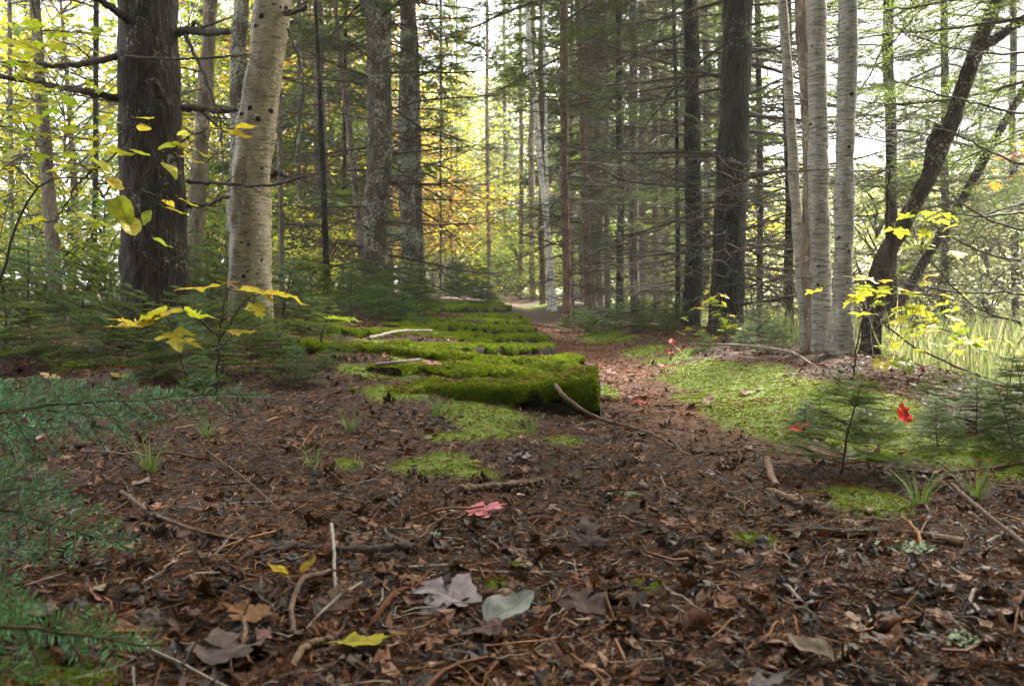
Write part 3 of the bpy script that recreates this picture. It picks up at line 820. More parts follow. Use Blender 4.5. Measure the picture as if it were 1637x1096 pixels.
# ------------------------------------------------------------------ trees
def trunk_mesh(pts, rad, sides, rings, rough, seed, bark, flare=0.35, knots=0):
    rr = np.random.default_rng(seed)
    P = smooth_path(pts, rings)
    s0 = np.concatenate([[0], np.cumsum(np.linalg.norm(np.diff(np.asarray(pts, float), axis=0), axis=1))]); s0 /= s0[-1]
    rd = np.interp(np.linspace(0, 1, rings), s0, rad)
    zz = P[:, 2] - P[0, 2]
    P[:, 0] += rd * 0.35 * vnoise(np.stack([zz, zz * 0, zz * 0 + seed], -1), 0.9, seed); P[:, 1] += rd * 0.3 * vnoise(np.stack([zz, zz * 0 + 5, zz * 0 + seed], -1), 0.9, seed)
    th = np.arange(sides) * 2 * math.pi / sides
    fl = 1 + flare * np.exp(-np.maximum(zz, 0) / 0.16)[:, None] * (1 + 0.6 * np.cos(th * 5 + seed) * 0.7)[None]
    rr_ = rd[:, None] * fl
    dirs = np.stack([np.cos(th), np.sin(th), 0 * th], -1)
    V = P[:, None] + rr_[..., None] * dirs[None]
    d = rough * (fbm(V * np.array([1, 1, 0.45]), 16, seed, 3) + 0.8 * fbm(V, 3.5, seed + 3, 2))
    V = V + (d * np.clip(rd / 0.1, 0.2, 1.2)[:, None])[..., None] * dirs[None]
    g = G()
    i = np.arange(rings - 1)[:, None] * sides; j = np.arange(sides)[None]; k = (j + 1) % sides
    g.add(V.reshape(-1, 3), np.stack([i + j, i + k, i + sides + k, i + sides + j], -1).reshape(-1, 4))
    return g.mesh('trunk', [bark]), P, rd
PROTO_CROWN = CROWN
def knot(parent, P, rd, z, az, s):
    x = np.interp(z, P[:, 2], P[:, 0]); y = np.interp(z, P[:, 2], P[:, 1]); r = np.interp(z, P[:, 2], rd)
    obj('knot', KNOT[int(abs(az * 100)) % 3], parent, (x + math.cos(az) * r * 0.97, y + math.sin(az) * r * 0.97, z), (0, 0, az), s)
def knot_geo(seed):
    rr = np.random.default_rng(seed); g = G()
    p = np.array([[-0.3, 0, 0], [0.05, 0, 0.0], [0.25, 0.02, 0.05], [0.5, 0.05, 0.12]])
    tube(g, p, [0.75, 0.62, 0.35, 0.16], 9, jitter=0.5, rng=rr)
    return g.mesh('knot', ['knot'])
KNOT = [knot_geo(i) for i in range(3)]

def tree(name, label, px, Y, wb, wt, bark, H=13.0, dead=(0, .3, 6, .5, 1.2), half=(0, 3, 8), live=(0, 4, 9), crown=None, group=None, seed=1, azr=None, knots=0, cat='tree', detail=None, flare=0.35, lib=None):
    rr = np.random.default_rng(seed)
    w = [at(a, b, Y) for a, b in px]
    b0 = w[0].copy(); dirn = w[1] - w[0] if len(w) > 1 else np.array([0, 0, 1.0])
    zg = gz(b0[0], Y) - 0.05 - 0.008 * Y
    if b0[2] > zg: b0 = b0 - dirn * (b0[2] - zg) / max(0.2, dirn[2])
    else: b0[2] = zg
    k = Y / FPX / 2
    pts = [b0] + w[1:] if abs(b0[2] - w[0][2]) < 0.25 else [b0] + w
    n = len(pts)
    rad = list(np.interp(np.linspace(0, 1, n), [0, 1], [wb * k, wt * k]))
    top = pts[-1]; dl = (pts[-1] - pts[-2]); dl = dl / np.linalg.norm(dl)
    if H > top[2] + 0.5:
        mid = top + dl * (H - top[2]) * 0.4
        pts += [mid, np.array([mid[0] + 0.3 * dl[0], mid[1], H])]
        rad += [rad[-1] * 0.62, 0.015]
    base = pts[0].copy()
    loc = [p - base for p in pts]
    root = thing(name, label, cat, base, group)
    if detail is None: detail = 2 if wb > 26 else 1
    sides, rings = [(9, 40), (16, 90), (40, 300)][detail]
    me, P, rd = trunk_mesh(loc, rad, sides, rings, [0.006, 0.008, 0.011][detail], seed, bark, flare)
    obj('trunk', me, root)
    def put(nm, libr, cnt, z0, z1, l0, l1, ref=1.2):
        for q in range(cnt):
            z = z0 + (z1 - z0) * (q + rr.random()) / cnt
            if z > P[-1, 2] - 0.4: continue
            x = np.interp(z, P[:, 2], P[:, 0]); y = np.interp(z, P[:, 2], P[:, 1])
            az = rr.uniform(0, 2 * math.pi) if azr is None else R(rr.choice(azr) + rr.normal(0, 28))
            L = rr.uniform(l0, l1)
            obj(nm, libr[rr.integers(0, len(libr))], root, (x, y, z), (rr.normal(0, 0.25), rr.normal(-0.02, 0.14), az), L / ref)
    if dead[0]: put('branch', lib or DEAD, *dead)
    if half[0]: put('branch', HALF, half[0], half[1], half[2], half[3] if len(half) > 3 else 0.9, half[4] if len(half) > 4 else 1.7)
    if live[0]: put('green_branch', LIVE, live[0], live[1], live[2], live[3] if len(live) > 3 else 0.9, live[4] if len(live) > 4 else 1.7)
    if crown is not None:
        z = P[-1, 2] - crown[1]
        obj('crown', CROWN[crown[0]], root, (np.interp(z, P[:, 2], P[:, 0]), np.interp(z, P[:, 2], P[:, 1]), z), (0, 0, rr.uniform(0, 6)), (crown[2], crown[2], crown[1] / (11.0 + crown[0])))
    for q in range(knots):
        knot(root, P, rd, rr.uniform(0.25, 3.2), R(-90 + rr.normal(0, 50)), rr.uniform(0.014, 0.03) * (1.0 if wb > 40 else 0.7))
    return root, P, rd
def limb(root, pts_px, Y, r0, r1, mat='twig', name='branch', dy=0.0, sub=6, seed=0, sublen=0.3):
    """a branch drawn through the given places, in the plane of its tree (dy leans it towards the viewer)"""
    rr = np.random.default_rng(seed + 900)
    n = len(pts_px)
    w = [at(a, b, Y - dy * i / (n - 1)) for i, (a, b) in enumerate(pts_px)]
    o = np.array(root.location)
    p = smooth_path([q - o for q in w], 26)
    p[1:-1] += rr.normal(0, min(r0 * 0.3, 0.0045), (24, 3))
    g = G(); tube(g, p, np.linspace(r0, r1, 26), 8, 0, jitter=0.25, rng=rr)
    for i in range(sub):
        q = p[rr.integers(5, 25)]; d = (p[-1] - p[0]) / np.linalg.norm(p[-1] - p[0])
        e = q + sublen * rr.uniform(0.4, 1.2) * (d * 0.7 + rr.normal(0, 0.55, 3))
        s = wig(q, e, 6, 0.12, rr); tube(g, s, np.linspace(max(0.002, r1 * 0.7), 0.001, 6), 4, 0, cap=False)
        for _ in range(2):
            q2 = s[rr.integers(1, 5)]; tube(g, wig(q2, q2 + sublen * 0.35 * (d * 0.5 + rr.normal(0, 0.6, 3)), 4, 0.1, rr), [0.0016, 0.0014, 0.0012, 0.0008], 3, 0, cap=False)
    return obj(name, g.mesh('branch', [mat]), root)

# the near left group
t, P, rd = tree('spruce_tree', 'massive dark-barked spruce trunk with stubby dead limbs beside the tan birch', [(258, 480), (250, 300), (243, 0)], 5.9, 108, 90, 'bark_dark', 15, crown=(2, 9, 1.0), seed=11, knots=5, dead=(5, 3.6, 6, .8, 1.3), flare=0.25)
limb(t, [(215, 45), (190, 20), (150, -5)], 5.8, 0.030, 0.02, sub=3, seed=1, dy=.3)
limb(t, [(200, 88), (165, 95), (110, 104), (-20, 100)], 5.9, 0.024, 0.012, sub=6, seed=2, dy=.6)
limb(t, [(202, 158), (140, 148), (70, 134), (-40, 116)], 5.9, 0.026, 0.013, sub=6, seed=3, dy=.6)
limb(t, [(285, 52), (310, 48), (335, 51), (367, 50)], 5.9, 0.028, 0.022, sub=1, seed=4, dy=.4)
limb(t, [(296, 56), (318, 100), (338, 150), (354, 210), (356, 285)], 5.8, 0.014, 0.004, sub=4, seed=5, dy=.3)
limb(t, [(292, 174), (320, 173), (350, 177), (378, 175)], 5.9, 0.022, 0.016, sub=2, seed=6, dy=.4)
limb(t, [(255, 150), (250, 140), (247, 128)], 5.65, 0.04, 0.018, sub=0, seed=7, dy=.15, name='stub')
limb(t, [(200, 90), (260, 94), (330, 92), (400, 88)], 5.62, 0.009, 0.005, sub=4, seed=8, dy=.1)
limb(t, [(300, 290), (350, 293), (430, 296), (490, 280)], 5.9, 0.014, 0.007, 'twig', sub=6, seed=9, dy=.5)
limb(t, [(300, 330), (335, 325), (365, 314)], 5.9, 0.016, 0.009, sub=4, seed=10, dy=.4)
t, P, rd = tree('spruce_tree', 'spruce at the margin of the stand whose green bough tips hang at the very top', [(905, 488), (900, 0)], 12.8, 15, 13, 'bark_red', 15, seed=88, detail=1, dead=(40, .6, 4, .7, 1.6), live=(16, 3.4, 6.5, 1.2, 2.4), crown=(1, 8, 1))
t, P, rd = tree('birch_tree', 'leaning tan-barked birch trunk with dark knots and fine bands', [(396, 450), (412, 220), (434, 0)], 6.3, 67, 56, 'birch_tan', 14, seed=12, knots=34, dead=(3, 1.2, 3.4, .4, .8), flare=0.15, lib=SNAG)
limb(t, [(455, 22), (470, 18), (490, 12)], 6.2, 0.02, 0.013, sub=1, seed=20, dy=.2, name='stub')
limb(t, [(460, 46), (480, 100), (485, 160), (473, 230), (468, 290)], 6.2, 0.010, 0.004, sub=3, seed=21, dy=.3)
limb(t, [(436, 280), (445, 276), (458, 282)], 6.2, 0.02, 0.012, sub=0, seed=22, dy=.15, name='stub')
tree('maple_tree', 'slender grey trunk among yellow maple leaves, leftmost of the trunks', [(92, 520), (72, 200), (54, -10)], 8.0, 22, 15, 'bark_grey', 11, seed=13, dead=(8, 1.5, 5, .6, 1.2))
tree('spruce_tree', 'thin grey trunk with stains showing just right of the massive dark spruce', [(310, 420), (322, 200), (338, 0)], 9.0, 30, 20, 'bark_grey', 12, seed=14, dead=(7, 1.5, 5, .6, 1.2), crown=(0, 7, 1))
tree('spruce_tree', 'pale lichened trunk half hidden behind the tan birch', [(372, 460), (380, 200), (388, 0)], 11, 28, 24, 'bark_lichen', 14, seed=15, dead=(10, 1.5, 5, .6, 1.4), crown=(1, 8, 1))
tree('spruce_pole', 'very thin blackish spruce pole standing between birch and lichened spruce', [(523, 485), (516, 300), (508, 80)], 9.0, 13, 6, 'bark_black', 5.2, seed=16, dead=(30, .4, 4.6, .25, .7), half=(4, 3.4, 4.8, .3, .6), detail=1)
tree('young_maple_tree', 'slim bent tan trunk between dark pole and lichened spruce', [(583, 455), (570, 330), (556, 190)], 12.5, 15, 10, 'bark_grey', 8, seed=17, dead=(6, 2.5, 6, .5, 1.0))
tree('spruce_tree', 'stout lichen-spotted spruce bristling with bare branches left of the tie rows', [(601, 470), (602, 220), (603, 0)], 11.5, 46, 36, 'bark_lichen', 16, seed=18, dead=(62, .5, 5.2, 1.0, 2.0), half=(8, 3.0, 6), live=(8, 3.0, 6), crown=(2, 9, 1.1), azr=None)
tree('spruce_tree', 'pale lichened spruce with bare limbs behind the stout spotted one', [(655, 460), (652, 220), (651, 0)], 14.5, 27, 24, 'bark_lichen', 16, seed=19, dead=(40, .8, 6, 1.0, 2.0), half=(8, 4, 7), live=(4, 4.0, 7), crown=(1, 9, 1))
tree('spruce_tree', 'short-looking dark-specked trunk touching the pale lichened spruce', [(672, 462), (669, 330), (664, 150)], 15.5, 18, 13, 'bark_lichen', 12, seed=20, dead=(30, .5, 6, .8, 1.8), half=(8, 4, 8), crown=(0, 7, 1))
# white birches in the middle
tree('white_birch', 'bright white birch leaning over the far end of the path', [(886, 492), (872, 350), (856, 180), (840, 0), (834, -60)], 19, 10.5, 8, 'birch_white', 12, seed=21, detail=1, flare=0.1)
tree('white_birch', 'hair-thin white birch upright just beside the bright leaning one', [(877, 490), (874, 250), (869, 30)], 19.8, 6, 4, 'birch_white', 10, seed=22, detail=1, flare=0.1)
# the stand right of the path
ST = [(868, 478, 866, 24, 10, 9, 'bark_red', 'reddish trunk first of the dense stand, next to white birches'),
      (913, 482, 910, 21, 8, 12, 'bark_red', 'short reddish stump-like pole between two taller trunks of the stand'),
      (940, 497, 925, 16.5, 13, 11, 'bark_red', 'leaning red-brown trunk in the stand right of the white birches'),
      (946, 480, 944, 21, 17, 16, 'bark_grey', 'pale olive trunk behind the leaning red-brown one'),
      (972, 492, 968, 18, 10, 8, 'bark_grey', 'slim straight grey pole third from the leaning trunk'),
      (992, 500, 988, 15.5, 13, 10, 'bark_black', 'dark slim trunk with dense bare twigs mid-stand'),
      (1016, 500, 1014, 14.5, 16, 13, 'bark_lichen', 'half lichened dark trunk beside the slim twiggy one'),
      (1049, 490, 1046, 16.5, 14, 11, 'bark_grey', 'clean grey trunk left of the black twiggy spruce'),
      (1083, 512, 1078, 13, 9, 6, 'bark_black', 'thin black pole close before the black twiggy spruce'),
      (852, 470, 852, 30, 10, 8, 'bark_grey', 'distant pale trunk behind the bright leaning birch'),
      (930, 470, 934, 26, 9, 8, 'bark_grey', 'distant grey pole glimpsed behind the leaning red-brown trunk'),
      (958, 474, 957, 24, 8, 7, 'bark_lichen', 'distant speckled pole behind the pale olive trunk'),
      (1030, 478, 1033, 24, 10, 8, 'bark_grey', 'distant grey trunk between lichened and clean grey trunks'),
      (1066, 480, 1064, 22, 9, 7, 'bark_red', 'distant rusty pole behind the clean grey trunk'),
      (832, 465, 831, 36, 7, 6, 'bark_red', 'distant fine trunk at the hazy end of the path'),
      (783, 462, 779, 34, 7, 5, 'bark_grey', 'distant thin trunk behind the young fir thicket'),
      (808, 466, 806, 44, 7, 5, 'bark_grey', 'palest thin trunk far down the path'),
      (1130, 500, 1128, 19, 13, 11, 'bark_black', 'dark trunk seen between the two blackest spruces')]
for q, (bx, by, tx, Y, wb, wt, bk, lb) in enumerate(ST):
    far = Y > 20
    pts = [(bx, by), ((bx + tx) / 2 + (q % 3 - 1) * 2, 240), (tx, 0)] if q != 1 else [(bx, by), (911, 400), (909, 318)]
    tree('spruce_tree' if q != 1 else 'broken_spruce', lb, pts, Y, wb, wt, bk, 15 + q % 4 if q != 1 else 2.2, seed=40 + q, detail=1,
         dead=(26 if far else 46, .5, 8 if far else 6, .7, 1.8) if q != 1 else (3, .5, 1.8, .3, .6), half=((10, 4.5, 9, 1, 2) if q != 1 else (0, 0, 0)), live=((7, 1.2, 5.5, .9, 1.7) if q in (5, 6, 7, 8, 17) else (0, 0, 0)), crown=(q % 3, 9, 1) if q != 1 else None)
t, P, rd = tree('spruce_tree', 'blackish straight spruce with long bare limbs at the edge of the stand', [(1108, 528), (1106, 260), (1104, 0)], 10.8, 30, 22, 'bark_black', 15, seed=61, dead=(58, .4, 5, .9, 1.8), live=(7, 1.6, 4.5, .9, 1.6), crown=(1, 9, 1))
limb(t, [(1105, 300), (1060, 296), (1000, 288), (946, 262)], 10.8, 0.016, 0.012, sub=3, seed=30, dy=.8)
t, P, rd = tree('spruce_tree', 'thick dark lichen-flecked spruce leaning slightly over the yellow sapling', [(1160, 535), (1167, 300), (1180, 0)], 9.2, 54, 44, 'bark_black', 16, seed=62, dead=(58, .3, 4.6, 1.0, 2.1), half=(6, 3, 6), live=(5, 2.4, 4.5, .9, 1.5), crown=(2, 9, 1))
limb(t, [(1180, 440), (1220, 455), (1280, 500), (1330, 515)], 9.2, 0.014, 0.006, sub=6, seed=31, dy=.5)
tree('birch_sapling_tree', 'slim grey birch stem leaning from the foot of the birch clump', [(1292, 570), (1278, 380), (1262, 180), (1248, -20)], 6.9, 20, 14, 'birch_grey', 9, seed=63, dead=(6, 1, 4, .4, .8), detail=2, flare=0.55, knots=6)
tree('birch_tree', 'brownish birch stem with a kink, second of the birch clump', [(1302, 575), (1293, 420), (1296, 250), (1280, -10)], 6.7, 24, 19, 'bark_grey', 10, seed=64, dead=(6, 1, 4, .4, .9), detail=2, flare=0.55, knots=6)
tree('birch_tree', 'banded brown-grey birch trunk, thickest of the clump', [(1316, 585), (1311, 300), (1306, 0)], 6.4, 33, 29, 'birch_grey', 12, seed=65, dead=(5, .6, 3.5, .4, .9), knots=16, flare=0.55)
tree('birch_tree', 'pale straight banded birch trunk, last of the clump towards the clearing', [(1348, 580), (1350, 300), (1354, 0)], 6.2, 31, 28, 'birch_grey', 12, seed=66, dead=(4, .6, 3.5, .4, .9), knots=14, flare=0.55)
t, P, rd = tree('crooked_maple', 'crooked dark maple leaning steeply out over the clearing', [(1388, 555), (1404, 440), (1436, 368), (1484, 284), (1524, 190), (1558, 90), (1600, -20)], 7.4, 32, 22, 'bark_dark', 7.2, seed=67, detail=2, flare=0.55)
limb(t, [(1480, 285), (1488, 230), (1500, 200)], 7.4, 0.035, 0.028, 'bark_dark', sub=0, seed=32, name='stub')
limb(t, [(1562, 80), (1600, 55), (1650, 20)], 7.4, 0.05, 0.03, 'bark_dark', sub=2, seed=33)
limb(t, [(1420, 380), (1418, 330), (1422, 270)], 7.4, 0.018, 0.008, 'bark_dark', sub=3, seed=34)
tree('crooked_maple', 'thinner crooked maple stem leaning parallel behind the thick one', [(1405, 540), (1470, 430), (1530, 330), (1590, 220), (1660, 100)], 8.6, 20, 13, 'bark_dark', 5.0, seed=68, detail=1, flare=0.55)

# firs standing at both margins reach into the picture
t, P, rd = tree('spruce_tree', 'spruce at the clearing edge whose long drooping boughs reach in from the margin', [(1760, 640), (1765, 0)], 6.4, 50, 40, 'bark_dark', 13, seed=70, dead=(0, 0, 0, 0, 0), crown=(2, 8, 1))
for q, pth in enumerate([[(1750, 500), (1640, 470), (1540, 468), (1440, 450)], [(1750, 440), (1650, 420), (1560, 400), (1480, 350)], [(1750, 600), (1640, 615), (1540, 590), (1440, 540), (1370, 470)],
                         [(1750, 380), (1660, 372), (1580, 350), (1500, 300)], [(1750, 330), (1640, 340), (1560, 345), (1490, 330)], [(1750, 540), (1650, 520), (1560, 490), (1470, 400)],
                         [(1750, 60), (1640, 85), (1540, 80), (1440, 50)], [(1750, 160), (1640, 180), (1540, 160), (1430, 130)], [(1750, 250), (1640, 262), (1560, 230), (1480, 190)]]):
    limb(t, pth, 6.3, 0.013, 0.004, sub=16, seed=80 + q, dy=.7, sublen=0.5)
BIRCHES = [o for o in bpy.data.objects if o.parent is None and o.name.split('.')[0] in ('birch_tree', 'birch_sapling_tree')]
for q, (px, py, Y, sc, az) in enumerate([(1730, 20, 7, 1.6, 175), (1740, 110, 7.5, 1.7, 170), (1720, 190, 8, 1.5, 185), (1700, -30, 7, 1.6, 190), (1740, 300, 8, 1.5, 180)]):
    p = at(px, py, Y) - np.array(t.location)
    obj('green_branch', LIVE[q % 5], t, p, (R(10), R(6), R(az)), sc)
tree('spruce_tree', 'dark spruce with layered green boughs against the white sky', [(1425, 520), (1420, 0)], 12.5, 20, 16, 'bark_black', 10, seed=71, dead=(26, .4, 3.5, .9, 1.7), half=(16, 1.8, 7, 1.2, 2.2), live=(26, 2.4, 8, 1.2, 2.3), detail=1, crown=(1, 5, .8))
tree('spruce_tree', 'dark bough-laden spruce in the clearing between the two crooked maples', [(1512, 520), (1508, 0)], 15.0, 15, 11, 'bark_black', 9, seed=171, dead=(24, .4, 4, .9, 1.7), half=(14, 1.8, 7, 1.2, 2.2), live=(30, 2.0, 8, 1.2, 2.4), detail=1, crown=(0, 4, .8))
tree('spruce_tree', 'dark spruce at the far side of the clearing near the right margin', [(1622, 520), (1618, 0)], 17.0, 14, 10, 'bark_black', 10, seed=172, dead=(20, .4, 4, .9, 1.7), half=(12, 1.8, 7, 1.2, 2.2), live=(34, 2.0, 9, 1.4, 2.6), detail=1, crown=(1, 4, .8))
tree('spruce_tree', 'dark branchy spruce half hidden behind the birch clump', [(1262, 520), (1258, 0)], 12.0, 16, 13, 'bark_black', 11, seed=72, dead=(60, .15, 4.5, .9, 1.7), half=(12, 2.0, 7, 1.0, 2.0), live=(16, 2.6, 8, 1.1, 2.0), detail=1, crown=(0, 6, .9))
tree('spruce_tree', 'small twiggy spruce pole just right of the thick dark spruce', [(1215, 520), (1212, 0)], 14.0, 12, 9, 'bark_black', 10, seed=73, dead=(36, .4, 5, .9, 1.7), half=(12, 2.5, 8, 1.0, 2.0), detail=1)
for q, (px, Y, lb) in enumerate([(450, 13, 'twiggy spruce pole behind the tan birch, orange leaves beyond'), (478, 17, 'pale pole between the tan birch and the blackish pole'), (548, 19, 'distant spruce pole left of the stout lichened spruce'),
                                 (628, 22, 'thin pole glimpsed between the two lichened spruces'), (705, 26, 'grey pole right of the dark-specked trunk'), (150, 12, 'thin grey pole behind the yellow maple leaves'),
                                 (20, 15, 'dim trunk at the margin behind the yellow leaves'), (730, 40, 'far pale pole left of the fir thicket')]):
    tree('spruce_tree', lb, [(px, 470), (px + (q % 3 - 1) * 5, 0)], Y, 130 / Y, 100 / Y, ['bark_grey', 'bark_lichen', 'bark_black'][q % 3], 12 + q % 4, seed=120 + q, detail=1,
         dead=(34, .5, 6, .6, 1.6), half=(8, 3, 8, 1, 1.8), crown=(q % 3, 7, .9))
tree('leaning_snag', 'pale dead snag leaning across the hazy far end', [(700, 458), (722, 408)], 36, 9, 6, 'birch_white', 2.2, seed=131, detail=0, dead=(0, 0, 0, 0, 0))

# far conifers: one of each kind, then copies
def far_tree(kind, seed):
    H = [13, 16, 11][kind]
    g = crown_geo(500 + kind, H - 1.6, [1.9, 2.2, 1.6][kind], [120, 140, 105][kind])
    crown = g.mesh('far_crown', ['twig', 'needles_far'])
    me, P, rd = trunk_mesh([(0, 0, 0), (0.1, 0, H * .5), (0, 0, H)], [0.16, 0.09, 0.01], 9, 30, 0.008, seed, 'bark_grey', 0.3)
    return me, crown, H
FARS = [far_tree(k, 600 + k) for k in range(3)]
rf = np.random.default_rng(77)
def far_copy(x, y, k, sc, label, group, lift=1.6):
    r = thing('far_spruce', label, 'tree', (x, y, gz(x, y) - 0.1), group, rot=(0, 0, rf.uniform(0, 6.28)))
    r.scale = (sc, sc, sc)
    obj('trunk', FARS[k][0], r)
    obj('crown', FARS[k][1], r, (0, 0, lift))
    if y < 32:
        for q in range(12):
            obj('branch', DEAD[rf.integers(0, 12)], r, (0, 0, rf.uniform(0.6, 3.5)), (0, rf.normal(0, .15), rf.uniform(0, 6.28)), rf.uniform(0.8, 1.5))
spots = []
for _ in range(4000):
    y = rf.uniform(17, 62); x = rf.uniform(-0.62 * y - 3, 0.62 * y + 2)
    u = x - path_x(y)
    if -2.6 < u < 1.5 and y < 56: continue
    if x > 0.22 * y + 0.5 and y < 46: continue       # the clearing stays open
    if u < 0 and rf.random() < 0.86: continue
    if u > 0 and y > 21 and rf.random() < 0.6: continue
    if any((x - a) ** 2 + (y - b) ** 2 < (1.5 + 0.03 * y) ** 2 for a, b in spots): continue
    spots.append((x, y))
    if len(spots) >= 42: break
for q, (x, y) in enumerate(spots):
    k = int(rf.integers(0, 3)); s = rf.uniform(0.8, 1.25)
    if y < 56 or abs(x) > 3: far_copy(x, y, k, s, 'hazy grey-green spruce somewhere in the deep forest beyond the near trunks', 'spruces deep in the forest', lift=[1.6, 3.0, 2.2][q % 3])
for q, (x, y) in enumerate([(-6.5, 66), (-1.2, 74), (3.0, 72), (7, 66)]):
    far_copy(x, y, q % 3, 1.2, 'hazy grey-green spruce closing the far end of the path', 'spruces closing the path', lift=1.0)

for q, (x, y, k, l) in enumerate([(4.6, 3.6, 0, 3.0), (4.4, 1.6, 2, 2.4), (9.0, 6.6, 0, 2.5), (3.0, 0.4, 1, 3.4), (7.2, 3.0, 2, 3.2), (-4.0, 1.0, 0, 3.6)]):  # unseen spruces added to keep the sun off the foreground
    far_copy(x, y, k, 1.0, 'unseen grey spruce added outside the view to block the sun', 'spruces added beside the viewpoint', lift=l)
# the wood carried on behind the viewer, unseen spruces added for their shade
for q in range(34):
    a = R(92 + 176 * (q + .5) / 34); r_ = [3.6, 6.5, 10.0][q % 3] * rf.uniform(.9, 1.15)
    far_copy(math.sin(a) * r_, math.cos(a) * r_, q % 3, rf.uniform(.8, 1.1), 'unseen grey spruce added behind the viewpoint to cut the light', 'spruces added behind the viewpoint', lift=[.5, 1.6, .4][q % 3])

# ------------------------------------------------------------------ broadleaved trees and bushes with coloured leaves
def leaf_cloud(seed, H, rad, n_cl, per, leaf, mat, z0=1.0, limbs=True, big=0.55):
    rr = np.random.default_rng(seed); g = G(); lg = G()
    for c in range(n_cl):
        th = rr.uniform(0, 6.28); zf = rr.random(); r = rad * math.sqrt(rr.random()) * (0.5 + 0.7 * math.sin(math.pi * (0.15 + 0.8 * zf)))
        cpt = np.array([math.cos(th) * r, math.sin(th) * r, z0 + (H - z0) * zf])
        n = int(per * rr.uniform(0.4, 1.5))
        p = cpt + rr.normal(0, 1, (n, 3)) * np.array([big, big, big * 0.35])
        yaw = rr.uniform(0, 6.28, n); L = leaf * rr.uniform(0.6, 1.2, n)
        Mx = rotm(yaw, rr.normal(0.25, 0.4, n), rr.normal(0, 0.45, n), L)
        lv = np.array([[0, -0.5, 0], [0.42, -0.2, 0.06], [0.5, 0.25, 0.1], [0, 0.6, -0.05], [-0.5, 0.25, 0.1], [-0.42, -0.2, 0.06]])
        t0 = rr.normal(0.5, 0.2)
        scatter(g, lv, np.array([[0, 1, 2, 3], [0, 3, 4, 5]]), Mx, p, 0, np.clip(t0 + rr.normal(0, 0.18, n), 0, 1))
        if limbs:
            s = wig((0, 0, max(0.2, cpt[2] - 0.6 * r - 0.3)), cpt, 7, 0.06, rr, sag=-0.08)
            tube(lg, s, np.linspace(0.022, 0.004, 7), 4, 0, cap=False)
            for _ in range(4):
                tube(lg, wig(cpt, cpt + rr.normal(0, big, 3), 4, 0.1, rr), [0.005, 0.004, 0.003, 0.002], 3, 0, cap=False)
    return g.mesh('foliage', [mat], smooth=False), (lg.mesh('limbs', ['twig']) if limbs else None)
BROAD = {}
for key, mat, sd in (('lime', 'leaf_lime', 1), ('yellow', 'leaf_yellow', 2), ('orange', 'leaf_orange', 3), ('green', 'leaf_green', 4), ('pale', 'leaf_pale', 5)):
    for v in range(2):
        BROAD[key, v] = leaf_cloud(700 + 10 * sd + v, 8.5, 2.3, 55, 62, 0.105, mat, z0=1.4)
        BROAD[key + '_bush', v] = leaf_cloud(800 + 10 * sd + v, 2.6, 1.3, 34, 60, 0.075, mat, z0=0.2, big=0.32)
for q, o in enumerate(BIRCHES):  # leaf crowns above the view, added partly to shade the foreground
    f, l = BROAD[['lime', 'yellow'][q % 2], q // 2 % 2]
    obj('crown', f, o, (0, 0, 4.2 + .5 * (q % 3)), (0, 0, q * 1.3), .85)
BT = trunk_mesh([(0, 0, 0), (0.15, 0, 3), (0, 0.1, 7.5)], [0.10, 0.07, 0.015], 10, 40, 0.006, 4, 'bark_grey', 0.3)[0]
def broad(key, px, Y, sc, label, group=None, z=None, squash=1.0):
    v = int(rf.integers(0, 2)); p = at(px, 460, Y)
    bush = key.endswith('bush')
    if bush and px > 1150 and key != 'yellow_bush': key = 'pale_bush'
    v = int(rf.integers(0, 2))
    r = thing('autumn_tree' if not bush else 'leafy_bush', label, 'tree' if not bush else 'bush', (p[0], Y, gz(p[0], Y) - 0.05), group, rot=(0, 0, rf.uniform(0, 6.28)))
    r.scale = (sc, sc, sc * squash)
    f, l = BROAD[key, v]
    obj('foliage', f, r); obj('limbs', l, r)
    if not bush: obj('trunk', BT, r)
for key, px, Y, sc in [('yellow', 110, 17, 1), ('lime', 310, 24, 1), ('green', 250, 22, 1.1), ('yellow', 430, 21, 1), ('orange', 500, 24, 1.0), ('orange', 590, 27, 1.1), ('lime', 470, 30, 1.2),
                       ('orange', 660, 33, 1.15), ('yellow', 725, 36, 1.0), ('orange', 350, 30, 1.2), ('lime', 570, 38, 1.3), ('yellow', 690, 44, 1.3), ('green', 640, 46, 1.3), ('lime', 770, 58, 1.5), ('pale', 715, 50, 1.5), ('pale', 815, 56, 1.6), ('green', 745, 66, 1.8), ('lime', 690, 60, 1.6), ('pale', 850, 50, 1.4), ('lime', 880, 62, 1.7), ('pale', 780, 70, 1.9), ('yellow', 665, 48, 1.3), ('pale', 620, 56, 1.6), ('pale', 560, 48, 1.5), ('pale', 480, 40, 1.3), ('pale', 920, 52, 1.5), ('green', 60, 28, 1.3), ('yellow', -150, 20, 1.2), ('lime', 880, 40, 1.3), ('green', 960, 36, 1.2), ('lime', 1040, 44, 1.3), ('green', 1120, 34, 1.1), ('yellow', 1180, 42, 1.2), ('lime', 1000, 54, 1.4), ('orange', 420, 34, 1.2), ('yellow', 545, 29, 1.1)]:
    broad(key, px, Y, sc, {'pale': 'pale green broadleaved tree closing the view behind the forest', 'lime': 'yellow-green broadleaved tree glowing behind the spruces', 'yellow': 'bright yellow broadleaved tree behind the trunks', 'orange': 'orange-red autumn tree glowing through the bare branches', 'green': 'green broadleaved tree deep behind the trunks'}[key], key + ' trees behind the trunks')
